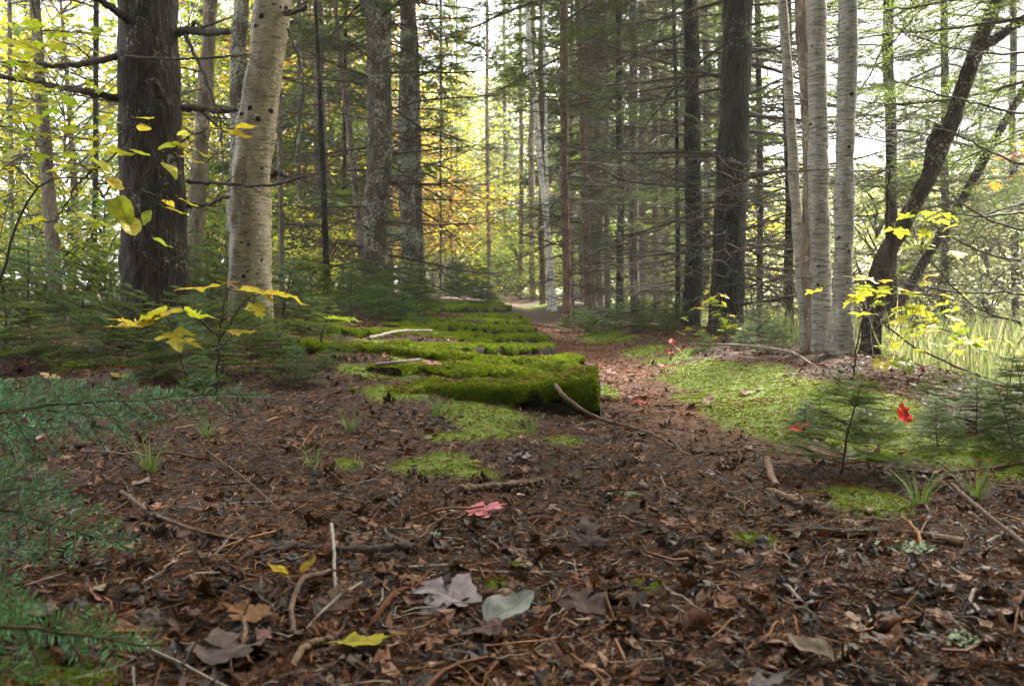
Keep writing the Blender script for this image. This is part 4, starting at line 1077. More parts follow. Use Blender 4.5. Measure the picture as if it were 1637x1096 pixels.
for key, px, Y, sc in [('lime_bush', 1400, 16, 1.2), ('green_bush', 1500, 19, 1.4), ('lime_bush', 1580, 15, 1.0), ('lime_bush', 1660, 18, 1.4), ('yellow_bush', 1460, 24, 1.6), ('green_bush', 1340, 22, 1.5), ('lime_bush', 1240, 26, 1.6),
                       ('green_bush', 1600, 30, 2.2), ('lime_bush', 1500, 34, 2.4), ('green_bush', 1400, 38, 2.4), ('lime_bush', 1700, 32, 2.4), ('green_bush', 1300, 34, 2.2), ('yellow_bush', 1200, 18, 1.0),
                       ('green_bush', 700, 50, 2.0), ('lime_bush', 760, 54, 2.2), ('green_bush', 820, 48, 1.8), ('lime_bush', 870, 52, 2.0), ('green_bush', 930, 46, 1.8), ('lime_bush', 990, 40, 1.8), ('green_bush', 1060, 36, 1.7), ('lime_bush', 1130, 30, 1.4), ('lime_bush', 730, 40, 1.4), ('green_bush', 828, 36, 1.0), ('lime_bush', 850, 42, 1.2), ('green_bush', 800, 40, 1.1), ('lime_bush', 872, 30, .8), ('lime_bush', 60, 9, .6), ('green_bush', 170, 10, .7), ('lime_bush', 470, 15, .7), ('yellow_bush', 530, 17, .7), ('green_bush', 330, 12, .7)]:
    broad(key, px, Y, sc, {'lime_bush': 'yellow-green leafy bush in the bright understorey', 'green_bush': 'green leafy bush in the bright understorey', 'yellow_bush': 'yellow leafy bush in the bright understorey'}[key], key.replace('_', ' ') + 'es of the understorey')

# ------------------------------------------------------------------ fir seedlings
def seedling_geo(seed, H=0.5, near=True):
    rr = np.random.default_rng(seed); g = G(); st = G()
    ax = wig((0, 0, 0), (rr.normal(0, .04), rr.normal(0, .04), H), 12, 0.02, rr)
    tube(st, ax, np.linspace(0.006, 0.0018, 12), 6, 0, jitter=0.2, rng=rr)
    nl, nw, sp = (0.020, 0.0028, 0.0030) if near else (0.026, 0.005, 0.007)
    nwh = 8
    for i in range(nwh):
        z = H * (0.14 + 0.86 * i / nwh) + rr.normal(0, .01)
        nb = int(rr.integers(4, 8)); a0 = rr.uniform(0, 6)
        for b in range(nb):
            a = a0 + b * 6.28 / nb + rr.normal(0, .25)
            L = 0.62 * H * (1.08 - z / H) * rr.uniform(0.6, 1.1) + 0.03
            p0 = np.array([np.interp(z, ax[:, 2], ax[:, 0]), np.interp(z, ax[:, 2], ax[:, 1]), z])
            d = np.array([math.cos(a), math.sin(a), rr.uniform(-0.05, 0.35)])
            br = wig(p0, p0 + d * L, 8, 0.05, rr, sag=-0.05)
            tube(st, br, np.linspace(0.0026, 0.001, 8), 4, 0, cap=False)
            needles(g, br[1:], sp, nl, nw, rr, 0, full=0.35, ang=62)
            for k in range(int(3 + L / 0.028)):
                t = rr.uniform(0.25, 0.9); q = np.array([np.interp(t, np.linspace(0, 1, 8), br[:, c]) for c in range(3)])
                a2 = a + R(rr.uniform(35, 60)) * (1 if k % 2 else -1); l2 = L * (1 - t) * rr.uniform(0.45, .9) + 0.02
                s = wig(q, q + l2 * np.array([math.cos(a2), math.sin(a2), rr.uniform(-.1, .25)]), 5, 0.04, rr)
                tube(st, s, np.linspace(0.0013, 0.0008, 5), 3, 0, cap=False)
                needles(g, s, sp, nl, nw, rr, 0, full=0.35, ang=62)
    return st.mesh('stem', ['twig']), g.mesh('foliage', ['needles_seed' if near else 'needles'], smooth=False)
SEED_N = [seedling_geo(900 + i) for i in range(6)]
SEED_F = [seedling_geo(920 + i, near=False) for i in range(3)]
rs = np.random.default_rng(33)
def seedling(px, py, H, label, group, Y=None, near=None):
    p = at_ground(px, py) if Y is None else np.array([at(px, 500, Y)[0], Y, 0])
    p[2] = gz(p[0], p[1]) - 0.01
    if near is None: near = p[1] < 6.5
    st, fo = (SEED_N[rs.integers(0, 6)] if near else SEED_F[rs.integers(0, 3)])
    r = thing('fir_seedling', label, 'seedling', p, group, rot=(rs.normal(0, .16), rs.normal(0, .16), rs.uniform(0, 6.28)))
    s = H / 0.5 * rs.uniform(.7, 1.15); r.scale = (s * rs.uniform(0.95, 1.3),) * 2 + (s,)
    obj('stem', st, r); obj('foliage', fo, r)
    return r
# thicket at the left edge of the track bed
for q, (px, py, H) in enumerate([(455, 592, .34), (408, 600, .36), (355, 604, .34), (300, 600, .38), (245, 604, .34), (500, 570, .30), (440, 566, .36), (380, 572, .42), (320, 574, .4), (260, 576, .42), (205, 586, .38), (150, 590, .34),
                                 (95, 588, .36), (40, 596, .38), (-10, 600, .4), (480, 548, .34), (420, 546, .4), (345, 548, .46), (280, 552, .46), (220, 560, .5), (160, 562, .46), (110, 566, .5), (60, 570, .5), (10, 572, .55), (520, 532, .3), (460, 526, .36), (400, 528, .4), (330, 622, .26), (470, 612, .22), (380, 624, .2), (530, 556, .26), (545, 575, .2), (520, 590, .2), (560, 540, .26), (490, 520, .36), (545, 516, .34), (430, 510, .45), (360, 510, .5), (300, 520, .5), (230, 530, .5)]):
    if q % 4 == 1: continue
    H *= .78
    seedling(px, py, H, 'knee-high dark green fir seedling in the thicket below the massive spruce', 'fir seedlings of the left thicket')
for q, (px, Y, H) in enumerate([(120, 6.6, .8), (190, 7.2, .7), (330, 7.0, .75), (40, 6.2, .8), (450, 7.4, .7), (500, 8.2, .7), (300, 8.4, .9), (-20, 7.5, .9)]):
    seedling(px, 0, H, 'waist-high young fir among the trunks beyond the left thicket', 'taller young firs behind the thicket', Y=Y, near=True)
for q, (px, Y, H) in enumerate([(600, 9.5, .55), (640, 9.0, .6), (665, 10, .55), (625, 11, .7), (580, 10.5, .6), (690, 12, .5), (560, 8.8, .5), (610, 8.2, .4), (650, 8.0, .36)]):
    seedling(px, 0, H, 'fir seedling at the foot of the stout lichened spruce', 'fir seedlings under the lichened spruces', Y=Y)
for q, (px, Y, H) in enumerate([(735, 19, .9), (752, 20, 1.1), (768, 19.5, .8), (720, 20.5, .7), (782, 21, .7), (745, 22, 1.1)]):
    seedling(px, 0, H, 'pale green young fir closing the end of the tie rows', 'young firs beyond the last tie', Y=Y, near=False)
for q, (px, Y, H) in enumerate([(900, 11, .3), (918, 10.6, .34), (940, 10.8, .36), (962, 10.5, .36), (985, 10.6, .38), (1008, 10.3, .38), (1030, 10.5, .4), (1052, 10.2, .42), (1072, 10, .44), (1030, 9.5, .3), (985, 9.8, .28), (950, 9.9, .26), (1068, 9.2, .4), (1085, 9.8, .5)]):
    seedling(px, 0, H, 'low fir seedling under the dense stand beside the narrowing path', 'fir seedlings under the dense stand', Y=Y, near=False)
for q, (px, py, H, lb) in enumerate([(1342, 758, 0.30, 'spindly fir seedling with mossy foot standing alone at the path margin'), (1282, 700, .2, 'small fir seedling left of the spindly one, over the red leaf'),
                                     (1400, 700, .18, 'fir seedling on the moss between the spindly one and the red upright leaf'), (1310, 680, .2, 'fir seedling below the thickest birch of the clump')]):
    seedling(px, py, H, lb, None)
for q, (px, py, H) in enumerate([(1500, 716, .24), (1560, 700, .28), (1622, 716, .26), (1660, 735, .3), (1530, 672, .24), (1600, 676, .28), (1645, 690, .3), (1480, 640, .2), (1380, 640, .16), (1335, 628, .18), (1555, 640, .2), (1620, 645, .22), (1430, 780, .1)]):
    H *= .85
    seedling(px, py, H, 'bluish green fir seedling crowded on the moss below the clearing', 'fir seedlings at the clearing edge')
for q, (px, py, H) in enumerate([(1135, 560, .22), (1190, 556, .28), (1225, 566, .26), (1160, 548, .3), (1250, 560, .34), (1210, 548, .34)]):
    seedling(px, py, H, 'fir seedling around the roots of the thick dark spruce', 'fir seedlings by the dark spruce')

# young fir just outside the left margin: its sprays hang into the picture
def spray(name, parent, p0, p1, width, seed, up=(0, 0, 1), sag=0.05, first=0.1):
    rr = np.random.default_rng(seed); g = G()
    o = np.array(parent.location)
    p0, p1 = np.asarray(p0) - o, np.asarray(p1) - o
    ax = wig(p0, p1, 20, 0.02, rr, sag=-sag); L = np.linalg.norm(p1 - p0)
    tube(g, ax, np.linspace(0.0048, 0.0013, 20), 6, 0, cap=False)
    d = (p1 - p0) / L; u = np.asarray(up, float); sd = np.cross(d, u); sd /= np.linalg.norm(sd); nm = np.cross(sd, d)
    needles(g, ax[10:], 0.0028, 0.022, 0.0030, rr, 1, up=nm, full=0.38, ang=60, tone=(0.0, 1.0))
    n = int(L / 0.037)
    for i in range(n):
        t = first + (0.97 - first) * i / n; sg = 1 if i % 2 else -1
        q = np.array([np.interp(t, np.linspace(0, 1, 20), ax[:, c]) for c in range(3)])
        an = R(rr.uniform(40, 58)); l = width * (1.02 - t) ** 0.75 * rr.uniform(0.7, 1.1) + 0.015
        dd = d * math.cos(an) + sd * sg * math.sin(an) + nm * rr.normal(-0.05, .12) - np.array([0, 0, rr.uniform(0, .35)])
        s = wig(q, q + dd * l, 9, 0.03, rr, sag=-0.03)
        tube(g, s, np.linspace(0.0022, 0.0009, 9), 4, 0, cap=False)
        needles(g, s, 0.0028, 0.022, 0.0030, rr, 1, up=nm, full=0.38, ang=60, tone=(0.0, 1.0))
        for k in range(int(l / 0.06)):
            t2 = rr.uniform(0.2, 0.85); q2 = np.array([np.interp(t2, np.linspace(0, 1, 9), s[:, c]) for c in range(3)])
            s2 = 1 if k % 2 else -1; l2 = l * (1 - t2) * rr.uniform(.4, .8) + 0.012
            d2 = dd * math.cos(R(48)) + np.cross(nm, dd) * s2 * math.sin(R(48)) + nm * rr.normal(0, .1)
            s3 = wig(q2, q2 + d2 * l2, 5, 0.03, rr); tube(g, s3, np.linspace(0.0012, 0.0008, 5), 3, 0, cap=False)
            needles(g, s3, 0.0028, 0.022, 0.0030, rr, 1, up=nm, full=0.38, ang=60, tone=(0.0, 1.0))
    return obj(name, g.mesh('branch', ['fir_twig', 'needles_near'], smooth=False), parent)
def young_fir(px, Y, H, label, seed):
    b = at(px, 600, Y); b[2] = gz(b[0], Y) - 0.03
    r = thing('young_fir', label, 'young fir', b)
    me, _, _ = trunk_mesh([(0, 0, 0), (0.02, 0, H * .6), (0, 0, H)], [0.022, 0.014, 0.004], 12, 40, 0.002, seed, 'bark_grey', .3)
    obj('trunk', me, r); return r
yf = young_fir(-330, 1.75, 1.1, 'young fir whose flat glossy sprays reach over the left of the leaf litter', 1)
for q, (a, b, Y0, Y1, w) in enumerate([((-330, 700), (425, 630), 1.75, 2.0, .17), ((-330, 740), (215, 880), 1.75, 1.55, .20), ((-330, 660), (250, 668), 1.75, 1.95, .2), ((-330, 800), (120, 780), 1.75, 1.6, .18), ((-330, 640), (60, 655), 1.75, 2.1, .18), ((-330, 820), (60, 900), 1.75, 1.5, .16)]):
    spray('branch', yf, at(a[0], a[1], Y0), at(b[0], b[1], Y1), w, 50 + q, up=(0.15, -1.0, .9), sag=0.02, first=.3, )
yf = young_fir(-420, 1.05, .7, 'small young fir with blurred sprays low in the bottom corner', 2)
for q, (a, b, Y0, Y1, w) in enumerate([((-420, 980), (255, 1030), 1.05, 1.12, .10), ((-420, 900), (60, 985), 1.05, 1.15, .12), ((-420, 1060), (180, 1010), 1.05, 1.2, .10), ((-420, 1050), (60, 1080), 1.05, 1.05, .09)]):
    spray('branch', yf, at(a[0], a[1], Y0), at(b[0], b[1], Y1), w, 70 + q, up=(0.15, -1.0, .9), sag=0.02, first=.3, )

# ------------------------------------------------------------------ saplings with separate leaves
LEAFS = {k: [leaf_shape('maple', 20 + i, curl=[.14, -.2, .22, .06][i], fold=[.06, .14, .05, .10][i], wave=.10, stem=.6).mesh('maple_leaf', ['fallen_leaf']) for i in range(4)] if k == 'maple' else
         [leaf_shape('ovate', 30 + i, curl=[.12, -.2, .25][i], fold=[.2, .12, .08][i], wave=.08, stem=.15).mesh('oval_leaf', ['fallen_leaf']) for i in range(3)] for k in ('maple', 'ovate')}
LMAT = {}
def leaf_mesh(kind, mat, i):
    key = (kind, mat, i % len(LEAFS[kind]))
    if key not in LMAT:
        me = LEAFS[kind][key[2]].copy(); me.materials[0] = M[mat]; LMAT[key] = me
    return LMAT[key]
M['live_leaf'] = leafy_mat('living_leaf', None, 0.5, 0.4, objcol=True, spots=0.0)
YEL = [(0.62, 0.52, 0.03), (0.50, 0.50, 0.03), (0.36, 0.45, 0.03), (0.72, 0.50, 0.05), (0.66, 0.56, 0.08)]
def sapling(name, label, cat, stems, leaves, kind, seed, mat='live_leaf', r0=0.006, cols=YEL):
    """stems: lists of (px, py, Y); leaves: (px, py, Y, size in m, yaw, pitch); each leaf hangs from the nearest stem"""
    rr = np.random.default_rng(seed)
    b = at(*stems[0][0]); root = thing(name, label, cat, b)
    g = G(); pts = []
    for i, s in enumerate(stems):
        w = np.array([at(*q) for q in s]) - b
        p = smooth_path(w, 24); p[1:-1] += rr.normal(0, 0.0025, (22, 3)); pts.append(p)
        tube(g, p, np.linspace(r0 if i == 0 else r0 * .6, 0.0014, 24), 6, 0, jitter=.2, rng=rr)
    allp = np.concatenate(pts)
    for i, (px, py, Y, s, yaw, pit) in enumerate(leaves):
        q = at(px, py, Y) - b
        k = allp[np.argmin(((allp - q) ** 2).sum(1))]
        if np.linalg.norm(k - q) > 0.02: tube(g, smooth_path([k, (k + q) / 2 + np.array([0, 0, .01]), q], 7), np.linspace(0.0020, 0.0013, 7), 4, 0, cap=False)
        o = obj('leaf', leaf_mesh(kind, mat, int(rr.integers(0, 9))), root, q, (R(pit) + rr.normal(0, .08), rr.normal(0, .15), R(yaw)), s * (1.15 if kind == 'ovate' else .92))
        c = cols[int(rr.integers(0, len(cols)))]; o.color = (*[v * rr.uniform(.85, 1.15) for v in c], 1)
    obj('stem', g.mesh('stem', ['twig']), root)
    return root
GY = -180  # yaw that points a leaf tip towards the viewer
sapling('beech_sapling', 'sapling with oval yellow-green leaves hanging before the massive dark trunk', 'sapling',
        [[(40, 800, 2.5), (-10, 560, 2.5), (10, 420, 2.5), (60, 300, 2.5), (130, 285, 2.45), (215, 302, 2.4), (250, 322, 2.4)], [(60, 300, 2.5), (30, 270, 2.5), (-20, 250, 2.5)], [(130, 285, 2.45), (190, 240, 2.4), (215, 190, 2.4), (222, 182, 2.4)], [(215, 302, 2.4), (262, 250, 2.4), (320, 210, 2.4), (385, 205, 2.4)], [(130, 285, 2.45), (90, 350, 2.4), (60, 352, 2.4)], [(215, 302, 2.4), (275, 318, 2.4), (290, 310, 2.4)]],
        [(187, 312, 2.35, .085, -175, -75), (205, 350, 2.35, .07, -150, -50), (175, 240, 2.4, .07, -100, -15), (150, 255, 2.4, .07, -110, -25), (205, 238, 2.4, .05, -60, -10), (170, 285, 2.4, .06, -120, -30), (215, 188, 2.4, .045, -60, 10), (235, 200, 2.4, .05, 40, -15), (195, 195, 2.4, .05, 100, 0), (190, 213, 2.4, .05, 120, -5),
         (262, 258, 2.4, .06, -120, -40), (285, 248, 2.4, .065, -90, -15), (290, 232, 2.4, .06, 80, 0), (275, 230, 2.4, .055, -100, -15), (312, 218, 2.4, .055, 70, 10), (330, 225, 2.4, .05, -110, -30), (335, 205, 2.4, .05, -30, 10), (365, 212, 2.4, .06, -80, -10), (375, 204, 2.4, .055, -70, 0), (305, 235, 2.4, .05, -80, -30),
         (240, 335, 2.4, .045, 160, -60), (262, 330, 2.4, .06, -80, -10), (260, 318, 2.4, .04, -20, -20), (285, 316, 2.4, .05, -70, -20), (75, 350, 2.4, .055, 100, -10), (105, 343, 2.4, .06, -80, -5), (130, 350, 2.4, .06, -80, -10), (95, 355, 2.4, .04, -150, -50), (110, 262, 2.4, .06, 90, -10), (140, 265, 2.4, .05, -90, -20), (245, 380, 2.4, .05, -80, -30)], 'ovate', 3, cols=[(.70, .56, .05), (.62, .54, .04), (.44, .48, .04), (.74, .60, .10)])
def maple_bits(cx, cy, Y, n, sx, sy, s, rr, dY=.25):
    return [(cx + rr.normal(0, sx), cy + rr.normal(0, sy), Y + rr.normal(0, dY), s * rr.uniform(.6, 1.15), rr.uniform(0, 360), rr.uniform(-45, 15)) for _ in range(n)]
rr_ = np.random.default_rng(8)
sapling('maple_sapling', 'low maple seedling with broad flat yellow leaves below the tan birch', 'sapling',
        [[(345, 640, 2.9), (352, 540, 2.85), (362, 470, 2.8), (370, 458, 2.8)], [(352, 540, 2.85), (395, 478, 2.75), (425, 470, 2.75)], [(352, 540, 2.85), (300, 500, 2.7), (255, 505, 2.65)], [(345, 560, 2.85), (370, 540, 2.7)]],
        [(345, 458, 2.75, .13, 110, -12), (385, 462, 2.75, .13, -100, -8), (428, 468, 2.75, .13, -85, -14), (405, 486, 2.7, .07, -130, -50), (290, 497, 2.65, .11, 95, -10), (262, 500, 2.65, .11, 120, -20), (300, 500, 2.62, .10, -80, -10), (235, 520, 2.6, .12, 95, -5), (275, 530, 2.6, .10, -150, -30), (285, 540, 2.6, .08, -100, -20), (368, 530, 2.65, .09, -90, -8), (215, 520, 2.6, .09, 80, -5)], 'maple', 5, cols=[(.66, .50, .03), (.56, .50, .03), (.74, .46, .05), (.42, .46, .03)])
sapling('maple_sapling', 'maple seedling with one lime leaf beside the lumpy tie', 'sapling', [[(512, 545, 3.9), (520, 515, 3.9)]], [(525, 508, 3.85, .13, -95, -5), (545, 512, 3.85, .09, -80, -8)], 'maple', 6, cols=[(.36, .46, .03)])
sapling('maple_sapling', 'yellow maple sapling spreading over the grass beside the birch clump', 'sapling',
        [[(1362, 640, 5.0), (1372, 540, 4.9), (1400, 470, 4.8), (1470, 400, 4.7)], [(1372, 540, 4.9), (1440, 510, 4.6), (1560, 545, 4.5)], [(1400, 470, 4.8), (1350, 455, 4.7)], [(1400, 470, 4.8), (1500, 470, 4.6)], [(1372, 560, 4.9), (1420, 580, 4.7)]],
        maple_bits(1475, 400, 4.7, 14, 26, 26, .10, rr_) + maple_bits(1490, 355, 4.7, 8, 22, 10, .10, rr_) + maple_bits(1410, 465, 4.7, 18, 32, 16, .10, rr_) + maple_bits(1480, 500, 4.6, 22, 34, 18, .10, rr_) + maple_bits(1550, 540, 4.5, 10, 24, 8, .09, rr_) + maple_bits(1420, 570, 4.7, 12, 22, 22, .09, rr_) + maple_bits(1450, 530, 4.6, 10, 40, 14, .09, rr_), 'maple', 7, cols=[(.52, .50, .06), (.42, .46, .05), (.62, .52, .08), (.34, .42, .05)])
sapling('maple_sapling', 'yellow-green sapling at the foot of the thick dark spruce', 'sapling', [[(1128, 590, 7.6), (1140, 520, 7.6), (1150, 470, 7.6)], [(1140, 520, 7.6), (1175, 505, 7.5)], [(1135, 540, 7.6), (1100, 520, 7.5)]],
        maple_bits(1145, 490, 7.6, 12, 14, 14, .11, rr_, .15) + maple_bits(1170, 525, 7.5, 12, 12, 14, .10, rr_, .15) + maple_bits(1108, 525, 7.5, 9, 14, 10, .09, rr_, .15), 'maple', 9, cols=[(.40, .46, .03), (.62, .50, .03), (.24, .38, .03)])
sapling('maple_sapling', 'leafy yellow-lime maple filling the upper corner before the slender grey trunk', 'sapling',
        [[(-60, 640, 5.0), (-40, 300, 5.0), (60, 90, 5.0), (120, 20, 5.0)], [(-40, 300, 5.0), (60, 235, 4.9), (160, 200, 4.9)], [(-40, 220, 5.0), (60, 160, 4.9), (150, 130, 4.8)], [(-40, 330, 5), (80, 290, 5)]],
        maple_bits(45, 75, 4.9, 30, 36, 28, .10, rr_, .4) + maple_bits(90, 150, 4.9, 30, 45, 28, .09, rr_, .4) + maple_bits(120, 215, 4.9, 16, 45, 16, .085, rr_, .3) + maple_bits(20, 215, 4.9, 22, 26, 26, .09, rr_, .3), 'maple', 10, cols=[(.40, .44, .02), (.54, .48, .02), (.26, .38, .02)])
sapling('maple_sapling', 'small-leaved lime maple behind the slender grey trunk', 'sapling',
        [[(-40, 560, 8.6), (20, 300, 8.6), (90, 120, 8.6), (150, 10, 8.6)], [(20, 300, 8.6), (90, 240, 8.5), (180, 230, 8.5)], [(50, 220, 8.6), (120, 160, 8.5), (190, 120, 8.5)]],
        maple_bits(130, 70, 8.5, 34, 40, 40, .11, rr_, .4) + maple_bits(110, 190, 8.5, 34, 50, 34, .11, rr_, .4) + maple_bits(60, 280, 8.5, 28, 50, 26, .11, rr_, .4), 'maple', 15, cols=[(.46, .48, .03), (.60, .52, .03), (.34, .44, .03)])
sapling('maple_seedling', 'tiny scarlet maple seedling on the moss across the path', 'seedling', [[(1072, 576, 6.2), (1074, 556, 6.2)]], [(1070, 556, 6.2, .06, 100, -50), (1078, 553, 6.2, .06, -100, -40), (1074, 548, 6.2, .05, 0, 40), (1072, 562, 6.2, .05, -150, -40)], 'maple', 11, cols=[(.45, .02, .03)])
sapling('maple_sapling', 'yellow seedling in front of the young fir thicket', 'sapling', [[(778, 492, 16), (780, 440, 16)], [(779, 470, 16), (765, 436, 16)]], maple_bits(775, 440, 15.5, 24, 18, 9, .13, rr_, .3) + maple_bits(795, 462, 15.5, 8, 12, 8, .12, rr_, .3), 'maple', 12, cols=YEL)
sapling('maple_sapling', 'spray of yellow leaves hanging over the hazy path', 'sapling', [[(700, 480, 24), (716, 400, 24), (760, 330, 24), (800, 300, 24)], [(730, 370, 24), (790, 330, 24), (830, 310, 24)]], maple_bits(790, 325, 24, 46, 32, 14, .17, rr_, .6) + maple_bits(740, 360, 24, 20, 24, 10, .17, rr_, .6), 'maple', 13, cols=[(.70, .48, .05), (.62, .54, .05)])
sapling('maple_sapling', 'sparse orange-leaved twig at the clearing margin', 'sapling', [[(1700, 640, 6.8), (1680, 400, 6.8), (1625, 270, 6.8)]], maple_bits(1620, 265, 6.8, 12, 18, 16, .10, rr_, .2), 'maple', 14, cols=[(.5, .16, .04), (.55, .08, .03)])

# ------------------------------------------------------------------ fallen leaves one can point at
def fallen(label, px, py, size, col, kind='maple', yaw=0, pitch=0, roll=0, lift=0.012, i=0, group=None, z=None):
    p = at_ground(px, py)
    o = obj('fallen_leaf', LEAFS[kind][i % len(LEAFS[kind])], None, (p[0], p[1], p[2] + lift), (R(pitch), R(roll), R(yaw)), size * (.72 if kind == 'maple' else .9))
    grey = max(col) - min(col) < .22
    o.color = (*[(.42 if grey else .55) * v for v in col], 1)
    return tag(o, label, 'fallen leaf', group)
fallen('pink maple leaf lying pale side up in the middle of the litter', 752, 832, .125, (.95, .32, .36), yaw=-78, pitch=6, roll=6, lift=.02)
fallen('large lilac-grey maple leaf, underside up, before the pink one', 748, 980, .17, (.50, .43, .46), yaw=62, pitch=4, roll=-4, lift=.02, i=3)
fallen('pointed silvery green leaf leaning on a twig', 775, 1010, .115, (.52, .55, .50), 'ovate', yaw=-50, pitch=14, roll=14, lift=.018)
fallen('crumpled mauve-brown leaf under the silvery green one', 800, 1022, .085, (.24, .15, .14), yaw=100, pitch=-6, lift=.02, i=2)
fallen('yellow-green maple leaf with brown spots curling near the bottom', 610, 1048, .11, (.50, .44, .04), yaw=80, pitch=-8, roll=8, lift=.028, i=1)
fallen('tan leaf edge catching light above the pink leaf', 842, 762, .10, (.34, .21, .16), yaw=80, pitch=10, roll=10, lift=.02, i=2)
fallen('orange-brown folded leaf at left of the curved stick', 420, 1002, .10, (.30, .15, .07), yaw=70, pitch=8, lift=.02, i=1)
fallen('round tan leaf with torn edge in the bottom litter', 1335, 1070, .085, (.36, .27, .19), 'ovate', yaw=60, pitch=16, lift=.015)
fallen('crumpled white-grey leaf against the broken pale stick', 1310, 822, .10, (.50, .49, .48), yaw=85, pitch=12, roll=12, lift=.025, i=0)
fallen('scarlet leaf lying on the moss edge by the small fir seedling', 1265, 692, .10, (1.0, .04, .03), yaw=-95, pitch=8, roll=10, lift=.02, i=1)
fallen('scarlet leaf caught upright in the fir seedlings', 1447, 680, .11, (1.2, .05, .03), yaw=20, pitch=60, roll=20, lift=.02, i=1)
fallen('pink leaf on the path just beyond the nearest tie end', 984, 600, .11, (.68, .30, .32), yaw=90, pitch=8, lift=.015)
fallen('bright red leaf lying in the middle of the path', 1032, 648, .10, (.95, .05, .06), yaw=90, pitch=6, lift=.012, i=3)
fallen('faded pink leaf behind the bright red one', 1002, 640, .10, (.60, .33, .32), yaw=-80, pitch=8, lift=.012)
fallen('dusty pink leaf under the moss bank', 1182, 634, .11, (.58, .34, .33), yaw=-90, pitch=6, lift=.015, i=2)
fallen('pale pink leaf upright at the right side of the path', 1128, 650, .09, (.60, .38, .35), yaw=-60, pitch=30, lift=.02)
fallen('rosy leaf resting on the tie moss', 700, 603, .12, (.58, .28, .27), yaw=70, pitch=8, lift=.06)
fallen('buff leaf at the foot of the left fir thicket', 90, 612, .11, (.60, .46, .22), yaw=90, pitch=14, lift=.02)
fallen('yellow leaf before the left fir thicket', 200, 610, .10, (.62, .52, .10), yaw=80, pitch=8, lift=.02)
fallen('tan curled leaf beneath the fir thicket', 415, 598, .10, (.50, .33, .17), yaw=-80, pitch=10, lift=.03, i=2)
fallen('small yellow leaf beside the moss patch', 770, 747, .055, (.60, .48, .04), 'ovate', yaw=90, pitch=12, lift=.012)
fallen('mauve-grey leaf far right of the pink leaf', 850, 736, .08, (.40, .36, .38), yaw=80, pitch=6, lift=.012, i=3)
fallen('dark purple-brown leaf clump right of the pink leaf', 945, 882, .12, (.13, .085, .08), yaw=10, pitch=28, roll=10, lift=.015, i=2)
fallen('flat mauve-brown leaf among the cones', 945, 990, .12, (.15, .09, .08), yaw=20, pitch=8, lift=.015, i=3)
fallen('small bright yellow leaf under the dark log', 462, 930, .05, (.70, .50, .02), 'ovate', yaw=100, pitch=30, lift=.012)
fallen('second small bright yellow leaf under the dark log', 482, 926, .045, (.66, .44, .03), 'ovate', yaw=-50, pitch=40, lift=.012)
fallen('crimson leaf beyond the path bend', 905, 524, .12, (.9, .05, .05), yaw=60, pitch=10, lift=.015)
fallen('orange leaf at the foot of the tiny scarlet seedling', 1065, 590, .09, (.50, .10, .06), yaw=40, pitch=10, lift=.015)
fallen('brown-grey mouldy leaf in the bottom margin', 370, 1075, .12, (.26, .19, .17), yaw=30, pitch=10, lift=.02, i=2)
fallen('brown leaf with raised edge left of the lilac-grey one', 540, 985, .08, (.20, .12, .09), yaw=10, pitch=20, lift=.015, i=1)
rl = np.random.default_rng(99)
for q in range(130):
    x, y = sector(1, 1.15, 7.0, 33, 1.5); x, y = float(x[0]), float(y[0])
    if moss(np.array([x]), np.array([y]))[0] > .5 and q % 4: continue
    if x < path_x(y) - .5 and y > 3.6: continue
    c = [(.10, .052, .034), (.15, .085, .06), (.20, .13, .10), (.24, .17, .145), (.08, .045, .035), (.17, .08, .04), (.13, .085, .08)][int(rl.integers(0, 7))]
    o = obj('fallen_leaf', LEAFS['maple' if q % 4 else 'ovate'][int(rl.integers(0, 3))], None, (x, y, gz(x, y) + .014), (rl.normal(0, .25) + (math.pi if q % 3 == 0 else 0), rl.normal(0, .25), rl.uniform(0, 6.28)), rl.uniform(.028, .06))
    o.color = (*[v * rl.uniform(.8, 1.2) for v in c], 1)
    tag(o, 'dull brown curled leaf among the litter of the path', 'fallen leaf', 'brown leaves in the litter')

# ------------------------------------------------------------------ sticks
def stick(label, pts, r0, r1, mat, seed, forks=(), cat='stick', name='fallen_stick', lifts=None, group=None):
    rr = np.random.default_rng(seed)
    w = []
    for i, q in enumerate(pts):
        if len(q) == 3: w.append(at(*q)); continue
        p = at_ground(*q); w.append(p + np.array([0, 0, r0 * 0.6 + (lifts[i] if lifts else 0.004)]))
    b = w[0].copy(); n = 40
    p = smooth_path([q - b for q in w], n); p[1:-1] += rr.normal(0, r0 * .16, (n - 2, 3)); 
    g = G(); tube(g, p, np.linspace(r0, r1, n), 9, 0, jitter=.35, rng=rr)
    for (t, dx, dy, dz, l) in forks:
        q = p[int(t * (n - 1))]; d = np.array([dx, dy, dz], float); d /= np.linalg.norm(d)
        tube(g, wig(q, q + d * l, 8, .07, rr), np.linspace(r1 * .8, .0012, 8), 5, 0, jitter=.3, rng=rr)
    return tag(obj(name, g.mesh('stick', [mat]), None, b), label, cat, group)
stick('stick propped on the nearest tie end and trailing down onto the path', [(880, 604, 3.66), (893, 622, 3.50), (912, 642, 3.44), (955, 667, 3.40), (1010, 690), (1050, 703), (1078, 720)], .0095, .005, 'stick_brown', 1, [(.55, .3, -.6, .3, .12)], lifts=[0, 0, 0, 0, .012, .008, .004])
stick('long thin dark twig curving through the leaves at left', [(195, 806), (250, 835), (330, 862), (420, 878), (500, 888)], .0058, .004, 'stick_brown', 2, [(.4, .2, .5, .3, .1)], lifts=[.03, .014, .01, .01, .004])
stick('blackened branch end lying below the thin dark twig', [(400, 878), (480, 884), (560, 888), (655, 884)], .007, .016, 'stick_dark', 3, [(.35, -.3, -.8, .2, .12)])
